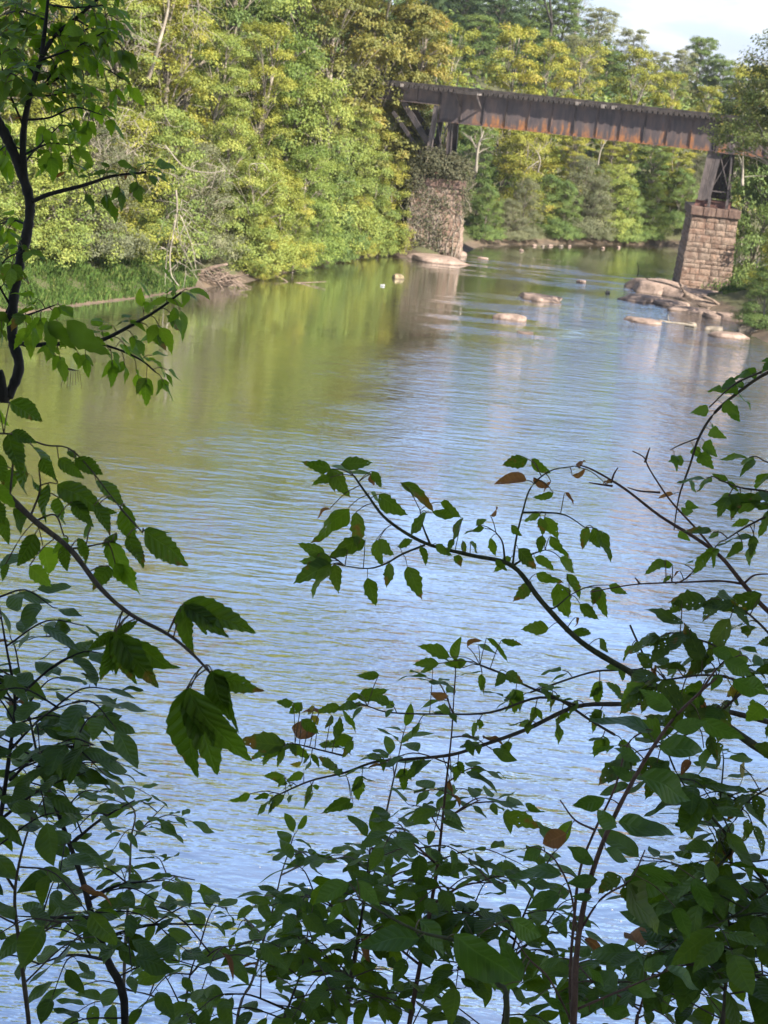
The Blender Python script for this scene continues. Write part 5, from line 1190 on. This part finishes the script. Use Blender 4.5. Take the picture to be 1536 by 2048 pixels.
# ---- 4 second branch, nearly level, lower middle
D = 2.9
p = Plant('tree_branch', 'long level branch of small toothed leaves crossing the lower middle, one leaf yellow and red', 'branch', P(1560, 1450, D), wood='twig')
mb = p.px([(1560, 1450), (1440, 1420), (1330, 1406), (1240, 1408), (1150, 1414), (1050, 1460), (960, 1492), (900, 1510), (820, 1518), (750, 1524), (690, 1545), (620, 1562), (560, 1588)], D, 6, 1.6, 'branch', 5)
q1_ = p.px([(1160, 1412), (1080, 1395), (980, 1425), (880, 1428), (780, 1425), (735, 1412)], D, 3.0, 1.2, 'branch'); q2_ = p.px([(690, 1512), (640, 1500), (590, 1488), (560, 1492)], D, 2, 1.2, 'branch'); q3_ = p.px([(960, 1330), (1010, 1350), (1060, 1375), (1120, 1400), (1180, 1440), (1230, 1470)], D, 2.2, 3, 'branch')
q4_ = p.px([(1260, 1250), (1290, 1330), (1240, 1340), (1180, 1345), (1060, 1385)], D + .05, 2.2, 2, 'branch')
for q, k in ((mb, .30), (q1_, .1), (q2_, .2), (q3_, .0), (q4_, .1)): leafy(p, q, k, .05, .040, 'elder', k=3, hang=.55, plen=.6)
zz = [(1070, 150, 915, 98), (1240, 60, 1360, 150), (1200, 90, 1300, 120), (1310, 70, 1410, 90), (1150, 170, 1030, 180), (1020, 180, 890, 185), (990, 205, 920, 212), (740, 230, 640, 235), (650, 320, 590, 340), (640, 340, 790, 300), (380, 360, 310, 430), (560, 380, 440, 400), (570, 400, 650, 480), (520, 420, 510, 500), (380, 440, 470, 515), (340, 360, 245, 370), (620, 520, 480, 570), (620, 540, 560, 620), (300, 560, 80, 540), (290, 560, 180, 640), (300, 570, 250, 662), (300, 560, 270, 510), (330, 560, 420, 640),
      (300, 700, 190, 720), (300, 710, 270, 760), (390, 690, 310, 735), (140, 785, 45, 830), (230, 785, 150, 815), (300, 790, 210, 870), (320, 790, 330, 845), (430, 780, 375, 845), (610, 810, 480, 890), (620, 830, 580, 865), (1320, 880, 1492, 955), (1420, 830, 1500, 870)]
for i, (b, t_) in enumerate(Z(zz, 2.327, 440, 1250)): p.lp(b, t_, D + NEAR.uniform(-.06, .06), 'elder_spot' if i % 5 == 3 else 'elder', wid=NEAR.uniform(.95, 1.2))
for b, t_ in Z([(460, 410, 385, 380), (450, 500, 305, 475), (1060, 330, 980, 320), (1130, 200, 1110, 170), (1150, 100, 1215, 60), (1075, 720, 1060, 790), (1080, 790, 1130, 820)], 2.327, 440, 1250): p.lp(b, t_, D, 'brown', wid=1.6)
for b, t_ in Z([(430, 420, 460, 475), (440, 380, 390, 410), (380, 640, 330, 655)], 2.327, 440, 1250): p.lp(b, t_, D, 'yellow', wid=1.2)
p.done()
# ---- 5 half bare reddish branch at the right
D = 2.6
p = Plant('tree_branch', 'half bare reddish branch slanting up left from the right edge', 'branch', P(1640, 1310, D), wood='twig_red')
p.px([(1640, 1310), (1536, 1222), (1490, 1172), (1440, 1112), (1385, 1072), (1320, 1032), (1250, 978), (1190, 942), (1160, 930)], D, 6, 1.6, 'branch')
for q in ([(1435, 1108), (1390, 1055), (1340, 1000), (1300, 940), (1288, 915), (1265, 902)], [(1488, 1168), (1440, 1162), (1380, 1164), (1320, 1166), (1260, 1170), (1180, 1184)], [(1290, 925), (1296, 905), (1300, 895)], [(1222, 966), (1228, 948), (1236, 935)], [(1225, 972), (1195, 968), (1178, 965)], [(1320, 985), (1280, 982), (1255, 975)], [(1490, 1165), (1510, 1150), (1545, 1148)], [(1420, 1095), (1380, 1150), (1350, 1168)], [(1280, 1168), (1270, 1155)]):
    p.px(q, D, 2.6, 1.2, 'branch')
for b, t_ in (((1222, 965), (1205, 958)), ((1360, 1142), (1345, 1150))): p.lp(b, t_, D, 'brown', wid=1.3)
for b, t_ in (((1345, 1130), (1300, 1130)), ((1340, 1150), (1322, 1168)), ((1330, 1120), (1290, 1145)), ((1370, 1130), (1388, 1120))): p.lp(b, t_, D, 'elder')
p.done()
# ---- 6 hanging vine at the right
D = 3.0
p = Plant('climbing_vine', 'leafy vine hanging in a curve at the right edge before the pier reflection', 'vine', P(1640, 700, D), wood='twig')
va = p.px([(1640, 700), (1536, 745), (1480, 782), (1430, 825), (1398, 875), (1380, 930), (1362, 980), (1354, 1015), (1348, 1060)], D, 4, 1.2, 'stem'); vb = p.px([(1600, 690), (1540, 735), (1470, 768), (1418, 815)], D - .03, 3, 1.4, 'stem')
vc = p.px([(1398, 875), (1360, 890), (1340, 900)], D, 1.6, 1, 'stem')
for path, st in ((va, .026), (vb, .03), (vc, .03)):
    tot = 0; nxt = .02
    for i in range(len(path) - 1):
        l = (path[i + 1] - path[i]).length
        while nxt < tot + l:
            q = path[i].lerp(path[i + 1], (nxt - tot) / l); s_ = NEAR.choice((-1, 1)); dv = Vector((s_ * NEAR.uniform(.5, 1) - .3, NEAR.gauss(0, .4), NEAR.uniform(-.7, .1))).normalized(); b = q + dv * .014; p.stalk(q, b, .0006)
            z = NEAR.uniform(.028, .044); p.leaf(b, b + dv * z, Vector((NEAR.gauss(0, .5), -.8 + NEAR.gauss(0, .3), .8)), 'vine' if NEAR.random() > .05 else 'brown', NEAR.uniform(.8, 1.05)); nxt += st * NEAR.uniform(.6, 1.3)
        tot += l
p.done()
# ---- 7 leaves entering at the right edge
D = 2.5
p = Plant('tree_branch', 'leafy branch end entering at the right edge below the hanging vine', 'branch', P(1680, 1060, D), wood='twig')
a = p.px([(1680, 1060), (1600, 1010), (1540, 985), (1480, 975), (1440, 960)], D, 4, 1.4, 'branch'); b = p.px([(1600, 1010), (1540, 1030), (1490, 1055), (1450, 1080)], D, 3, 1.4, 'branch'); c = p.px([(1600, 1010), (1560, 940), (1525, 920)], D, 3, 1.4, 'branch')
for q in (a, b, c): leafy(p, q, .3, .042, .048, 'elder', k=3, hang=.5, plen=.6)
for bb, tt in Z([(690, 700, 605, 670), (690, 705, 745, 750), (860, 800, 615, 830), (750, 800, 700, 885), (800, 800, 865, 850), (820, 980, 610, 1000), (760, 1010, 680, 1090), (800, 900, 700, 930)], 2.497, 1180, 680): p.lp(bb, tt, D, 'elder')
p.done()
# ---- 8 tattered leaves over the right middle
D = 2.4
p = Plant('climbing_vine', 'tangle of broad insect-eaten leaves round the branch fork at the right', 'vine', P(1700, 1480, D), wood='twig')
a = p.px([(1700, 1480), (1600, 1420), (1500, 1370), (1420, 1350), (1330, 1360)], D, 4, 2, 'stem'); b = p.px([(1600, 1420), (1560, 1300), (1500, 1230), (1450, 1205)], D, 4, 1.6, 'stem'); c = p.px([(1500, 1370), (1420, 1440), (1350, 1480), (1290, 1500)], D, 3, 1.6, 'stem'); e = p.px([(1620, 1500), (1560, 1560), (1500, 1600), (1470, 1640)], D, 3, 1.6, 'stem')
f = p.px([(1500, 1370), (1440, 1300), (1400, 1280), (1360, 1270)], D, 3, 1.6, 'stem')
for q in (a, b, c, e, f): leafy(p, q, .2, .040, .058, 'eaten', k=3, hang=.6, plen=.5)
for q in (a, c): leafy(p, q, .25, .05, .05, 'vine', k=2, hang=.5, plen=.6)
for bb, tt in Z([(860, 1270, 630, 1370), (700, 1390, 545, 1590), (560, 1600, 480, 1420), (350, 1480, 255, 1530), (430, 1530, 310, 1550), (310, 1640, 230, 1560), (480, 1650, 320, 1600), (460, 1300, 380, 1370)], 2.497, 1180, 680): p.lp(bb, tt, D, 'eaten', wid=1.2)
for bb, tt in (((1480, 1530), (1500, 1578)), ((1440, 1340), (1480, 1392)), ((1490, 1375), (1450, 1395))): p.lp(bb, tt, D, 'yellow', wid=1.4)
for bb, tt in (((1310, 1330), (1296, 1372)), ((1400, 1400), (1410, 1425)), ((1300, 1335), (1320, 1365)), ((1380, 1520), (1365, 1545))): p.lp(bb, tt, D, 'brown', wid=1.6)
p.done()
# ---- 9 smooth-leaved shrub at the lower right
D = 2.1
p = Plant('shrub', 'red-stemmed shrub with paired smooth oval leaves at the lower right', 'shrub', ground_below(1140, 2200, D), wood='twig_red')
lo = p.inv
ma = p.tube([lo, lo.lerp(P(1146, 2060, D), .5) + Vector((.03, 0, 0)), P(1146, 2060, D), P(1152, 1920, D), P(1170, 1800, D), P(1200, 1700, D), P(1240, 1610, D), P(1290, 1520, D), P(1345, 1440, D), P(1400, 1385, D), P(1440, 1350, D)], .006, .0014, 'stem')
mb = p.px([(1146, 2060), (1140, 1960), (1148, 1840), (1160, 1740), (1190, 1660), (1230, 1575), (1255, 1490), (1290, 1460)], D + .05, 4, 1.6, 'stem')
for q in ([(1155, 1870), (1140, 1780), (1110, 1720), (1085, 1700)], [(1150, 1880), (1200, 1800), (1260, 1760), (1290, 1700)], [(1150, 2020), (1220, 1990), (1290, 1960), (1360, 1930)], [(1146, 2050), (1100, 1960), (1060, 1920), (1030, 1880)], [(1400, 1385), (1440, 1330), (1480, 1310)], [(1190, 1660), (1150, 1640), (1120, 1600)]):
    p.px(q, D, 2.8, 1.4, 'branch')
zz = [(880, 430, 740, 330), (785, 540, 470, 440), (890, 530, 1060, 490), (1030, 490, 1250, 600), (810, 630, 1080, 640), (605, 615, 440, 665), (720, 700, 610, 615), (680, 800, 580, 722), (730, 770, 1012, 892), (540, 890, 350, 950), (600, 1040, 478, 940), (600, 1020, 912, 1062), (480, 1230, 350, 1132), (540, 1150, 682, 1205), (320, 1270, 40, 1262), (500, 1310, 350, 1325), (470, 1400, 390, 1380), (390, 1500, 490, 1555), (640, 1300, 900, 1382), (700, 1250, 972, 1292), (740, 1780, 690, 1615), (740, 1780, 862, 1690), (860, 1760, 1052, 1852), (650, 1860, 820, 1905), (600, 1890, 480, 1955), (440, 1750, 552, 1835),
      (400, 1600, 512, 1682), (210, 1590, 62, 1530), (110, 1830, 0, 1600), (90, 1800, 0, 1850), (200, 1900, 362, 1965), (460, 1990, 380, 1920), (530, 1960, 682, 2042), (1150, 180, 1312, 262), (1090, 120, 1202, 172), (1230, 120, 1312, 112), (1290, 190, 1378, 182), (1200, 290, 1378, 345), (1140, 260, 1085, 325), (300, 1380, 140, 1450), (310, 1400, 200, 1380), (120, 1150, 0, 1170), (220, 1140, 110, 1210), (360, 1480, 320, 1560), (350, 1380, 310, 1350), (1000, 1300, 1060, 1500), (900, 1450, 990, 1560)]
for i, (bb, tt) in enumerate(Z(zz, 2.567, 1000, 1250)): p.lp(bb, tt, D + NEAR.uniform(-.05, .05), 'shrub', wid=NEAR.uniform(.95, 1.25), tilt=NEAR.gauss(0, .5))
for bb, tt in Z([(640, 1330, 842, 1592), (620, 1290, 500, 1385), (650, 1320, 700, 1460)], 2.567, 1000, 1250): p.lp(bb, tt, D, 'eaten', wid=1.3)
(bb, tt), = Z([(340, 1070, 210, 1130)], 2.567, 1000, 1250); p.lp(bb, tt, D, 'brown', wid=2.2)
p.bushy(ma, .30, .62, .07, .22, .075, 'shrub', 5, .3); p.done()
# big close leaves at the bottom centre
D = 1.75
p = Plant('shrub', 'low shoot with very large smooth leaves near the viewer, bottom centre', 'shrub', ground_below(1010, 2250, D), wood='twig_green')
lo = p.inv; p.tube([lo, P(1010, 2100, D), P(990, 1960, D), P(930, 1890, D), P(830, 1860, D), P(720, 1800, D)], .004, .0012, 'stem'); p.px([(990, 1960), (960, 1900), (930, 1840)], D, 2.5, 1.5, 'branch')
for bb, tt in Z([(930, 1370, 1075, 1525), (1090, 1440, 1400, 1660), (1400, 1660, 1190, 1620), (640, 1190, 745, 1300), (930, 1450, 640, 1468), (1360, 1370, 1500, 1450), (600, 1200, 440, 1300), (560, 1290, 500, 1400)], 2.327, 440, 1250): p.lp(bb, tt, D + NEAR.uniform(-.03, .03), 'shrub', wid=1.15, tilt=NEAR.gauss(0, .3))
p.done()
# ---- trunks just outside the frame that carry the reaching branches
def carrier(label, x, d, ends, r0):
    a, b_ = P(x, 1900, d), P(x - 30, 300, d); root = Vector((a.x, a.y, gz(a.x, a.y) - .1))
    p = Plant('young_tree', label, 'tree', root, wood='twig')
    t_ = p.tube([root, root.lerp(a, .5) + Vector((.02, .02, 0)), a, P(x + 12, 1450, d), P(x - 8, 900, d), b_, P(x, -400, d), P(x + 20, -1100, d)], r0, r0 * .55, 'trunk', 8, 9)
    for (ex, ey, ed, rr_) in ends:
        e = P(ex, ey, ed); q = min(t_, key=lambda v: (v - e - Vector((0, 0, -.12))).length); p.tube([q, q.lerp(e, .55) + Vector((0, 0, .02)), e], rr_ * 1.3, rr_, 'limb', 5)
    top = t_[-14:]; p.bushy(top, .1, 1, .10, .3, .075, 'elder', 6, .3); p.done()
carrier('slim young tree just right of the view that carries the long branches', 1800, 2.7, ((1640, 1560, 2.8, .0093), (1560, 1450, 2.9, .0058), (1640, 1310, 2.6, .0052), (1640, 700, 3.0, .004), (1600, 690, 2.97, .003), (1680, 1060, 2.5, .0034), (1700, 1480, 2.4, .0032)), .026)
carrier('slim young tree just left of the view that carries the drooping branch', -300, 1.95, ((-120, 905, 1.9, .005),), .018)
# ---- saplings on the bank below
GRP = 'saplings on the near bank'
def sapling(label, pts, D, r0, kind, size, length, step, n, k0=.15, wood='twig', hang=.25, r1=1.2, side=()):
    p = Plant('sapling', label, 'sapling', ground_below(pts[0][0], pts[0][1] + 120, D), GRP, wood)
    if pts[0][0] > 500: step *= .92; n += 2; size *= 1.05
    else: step *= 1.1; n += 1
    q0 = P(*pts[0], D); lo = p.inv; first = [lo, lo.lerp(q0, .55) + Vector((NEAR.gauss(0, .03), 0, 0))]
    m = p.tube(first + [P(x, y, D) for x, y in pts], r0 * D / FPX * 1.15, r1 * D / FPX, 'stem')
    vis = bez([P(x, y, D) for x, y in pts], 6); p.bushy(vis, k0, 1.0, step, length, size, kind, n, hang)
    for q in side:
        v = p.px(q, D, r0 * .5, 1.1, 'branch', d1=D + NEAR.uniform(-.2, .2)); p.bushy(v, .2, 1, step, length * .7, size, kind, n, hang)
    p.twig(vis[-1], (vis[-1] - vis[-3]), length * .35, size, kind, 4, hang); p.done()
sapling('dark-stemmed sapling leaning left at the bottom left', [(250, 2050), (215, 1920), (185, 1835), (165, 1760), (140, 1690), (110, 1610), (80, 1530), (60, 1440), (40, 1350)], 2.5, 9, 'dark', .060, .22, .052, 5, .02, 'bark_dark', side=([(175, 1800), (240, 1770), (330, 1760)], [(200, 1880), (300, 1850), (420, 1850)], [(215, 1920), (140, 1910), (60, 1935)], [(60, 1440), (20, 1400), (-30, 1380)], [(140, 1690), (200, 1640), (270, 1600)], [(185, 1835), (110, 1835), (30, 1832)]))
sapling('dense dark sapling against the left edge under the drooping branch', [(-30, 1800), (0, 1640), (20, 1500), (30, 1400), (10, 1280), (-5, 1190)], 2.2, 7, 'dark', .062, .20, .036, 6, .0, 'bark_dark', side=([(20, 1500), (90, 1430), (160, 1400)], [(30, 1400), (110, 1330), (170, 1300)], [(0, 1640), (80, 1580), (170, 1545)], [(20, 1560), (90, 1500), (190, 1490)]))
sapling('large-leaved dark sapling in the left corner behind the dark-stemmed one', [(60, 2070), (40, 1900), (30, 1780), (60, 1650), (110, 1560)], 2.3, 6, 'oval', .080, .22, .07, 4, .0, 'twig', side=([(40, 1900), (110, 1850), (160, 1840)], [(30, 1780), (-20, 1700), (-40, 1650)]))
sapling('slim sapling with pinkish stem right of the dark-stemmed one', [(245, 2060), (250, 1900), (258, 1780), (262, 1680), (268, 1620), (215, 1575)], 3.4, 4, 'oval', .060, .22, .055, 6, .1, 'twig_pale', side=([(258, 1780), (320, 1750), (390, 1760)], [(262, 1680), (300, 1640), (330, 1610)]))
sapling('sparse pale-stemmed sapling, its top bare, left of the bottom centre', [(470, 2070), (505, 1960), (530, 1870), (548, 1810), (562, 1750), (577, 1705)], 3.2, 4, 'oval', .050, .16, .075, 5, .1, 'twig_pale', side=([(530, 1870), (500, 1850), (485, 1830)], [(562, 1750), (620, 1725), (690, 1715)]))
sapling('sapling with a slanting dark stem just left of the bottom centre', [(680, 2070), (700, 1960), (718, 1860), (728, 1800), (735, 1740)], 3.0, 6, 'oval', .062, .24, .045, 7, .0, 'twig', side=([(700, 1960), (640, 1900), (600, 1870)], [(718, 1860), (650, 1800), (610, 1790)], [(728, 1800), (790, 1750), (850, 1735)]))
sapling('pale slender sapling rising highest left of the centre', [(735, 1760), (750, 1710), (765, 1660), (778, 1600), (790, 1545), (800, 1500)], 3.1, 4, 'oval', .052, .15, .10, 4, .1, 'twig_pale')
sapling('straight reddish-stemmed sapling at the bottom centre', [(815, 2070), (840, 1930), (862, 1810), (875, 1730), (885, 1640), (893, 1560), (903, 1470), (908, 1390)], 2.9, 6, 'oval', .056, .20, .055, 6, .0, 'twig_red', side=([(862, 1810), (930, 1770), (1010, 1765)], [(875, 1730), (830, 1690), (790, 1660)], [(840, 1930), (770, 1880), (700, 1880)], [(885, 1640), (940, 1610), (960, 1600)], [(850, 1880), (920, 1850), (990, 1850)]))
sapling('leafy sapling right of the bottom centre, behind the red-stemmed shrub', [(1000, 2080), (1010, 1980), (1030, 1880), (1060, 1800), (1080, 1760)], 2.9, 5, 'oval', .062, .24, .045, 7, .0, 'twig', side=([(1010, 1980), (930, 1930), (870, 1920)], [(1030, 1880), (960, 1830), (900, 1820)], [(1020, 1920), (1090, 1860), (1130, 1850)]))
sapling('sapling with grey-green stem bending left at the lower right edge', [(1640, 1960), (1540, 1780), (1470, 1690), (1420, 1630), (1375, 1580), (1350, 1540)], 2.4, 7, 'oval', .064, .20, .045, 6, .0, 'twig_green', side=([(1470, 1690), (1430, 1740), (1380, 1780)], [(1540, 1780), (1470, 1830), (1400, 1860)], [(1420, 1630), (1470, 1600), (1520, 1610)]))
sapling('narrow-leaved dark sapling in the bottom right corner', [(1440, 2080), (1450, 1980), (1460, 1900), (1455, 1820), (1440, 1740)], 2.5, 6, 'dark', .075, .24, .040, 7, .0, 'twig', side=([(1450, 1980), (1380, 1930), (1320, 1920)], [(1460, 1900), (1530, 1860), (1580, 1850)], [(1455, 1820), (1400, 1780), (1370, 1770)], [(1450, 1960), (1520, 1950), (1570, 1960)]))
sapling('low leafy sapling at the bottom edge between the red-stemmed shrub and the right corner', [(1270, 2090), (1280, 2020), (1300, 1960), (1330, 1900)], 2.7, 5, 'oval', .066, .26, .045, 7, .0, 'twig_red', side=([(1280, 2020), (1220, 1980), (1180, 1960)], [(1300, 1960), (1370, 1930), (1420, 1960)]))
sapling('low leafy sapling at the bottom edge left of the bottom centre', [(560, 2090), (575, 2020), (600, 1950), (610, 1900)], 2.8, 5, 'oval', .060, .26, .045, 7, .0, 'twig', side=([(575, 2020), (500, 1990), (450, 1990)], [(600, 1950), (660, 1940), (720, 1960)]))
sapling('low leafy sapling at the bottom edge right of the dark-stemmed one', [(360, 2090), (370, 2020), (380, 1950), (400, 1890)], 2.8, 5, 'oval', .062, .26, .06, 5, .0, 'twig', side=([(370, 2020), (300, 1990), (250, 1980)], [(380, 1950), (430, 1900), (480, 1890)]))
sapling('light green low sapling at the right edge above the bottom corner', [(1560, 1900), (1510, 1830), (1470, 1790), (1430, 1770)], 3.3, 4, 'vine', .050, .2, .045, 6, .0, 'twig_green')
# ---- white flecks painted as sun glitter and bubbles on the water
r = np.random.default_rng(9); V = []; F = []
def fleck(x, y, rad):
    b = len(V); k = 6
    for i in range(k): V.append((x + math.cos(i * 6.283 / k) * rad * r.uniform(.6, 1.2), y + math.sin(i * 6.283 / k) * rad * r.uniform(.6, 1.2), .006))
    V.append((x, y, .014))
    for i in range(k): F.append((b + i, b + (i + 1) % k, b + k))
for i in range(130):
    px_, py_ = r.uniform(-60, 1600), 2060 - abs(r.normal(0, 1)) * 330
    if py_ < 1150: continue
    q = G(px_, py_); fleck(q.x, q.y, r.uniform(.006, .022))
ob('glitter_foam_flecks', mesh_np('glitter_foam_flecks', V, F, M['glitter_foam']), kind='stuff')
# ------------------------------------------------------------------ thin summer haze
m, t, o = newmat('haze'); pv_ = N(t, 'ShaderNodeVolumePrincipled'); pv_.inputs['Density'].default_value = .00013; pv_.inputs['Color'].default_value = (.86, .90, .96, 1); pv_.inputs['Anisotropy'].default_value = .2
L(t, pv_.outputs[0], o.inputs['Volume'])
bx = Boxes(); bx.box((0, 900, 24), Vector((1, 0, 0)), Vector((0, 1, 0)), EZ, 1300, 1200, 30)
ob('haze', bx.mesh('haze', m), kind='stuff')
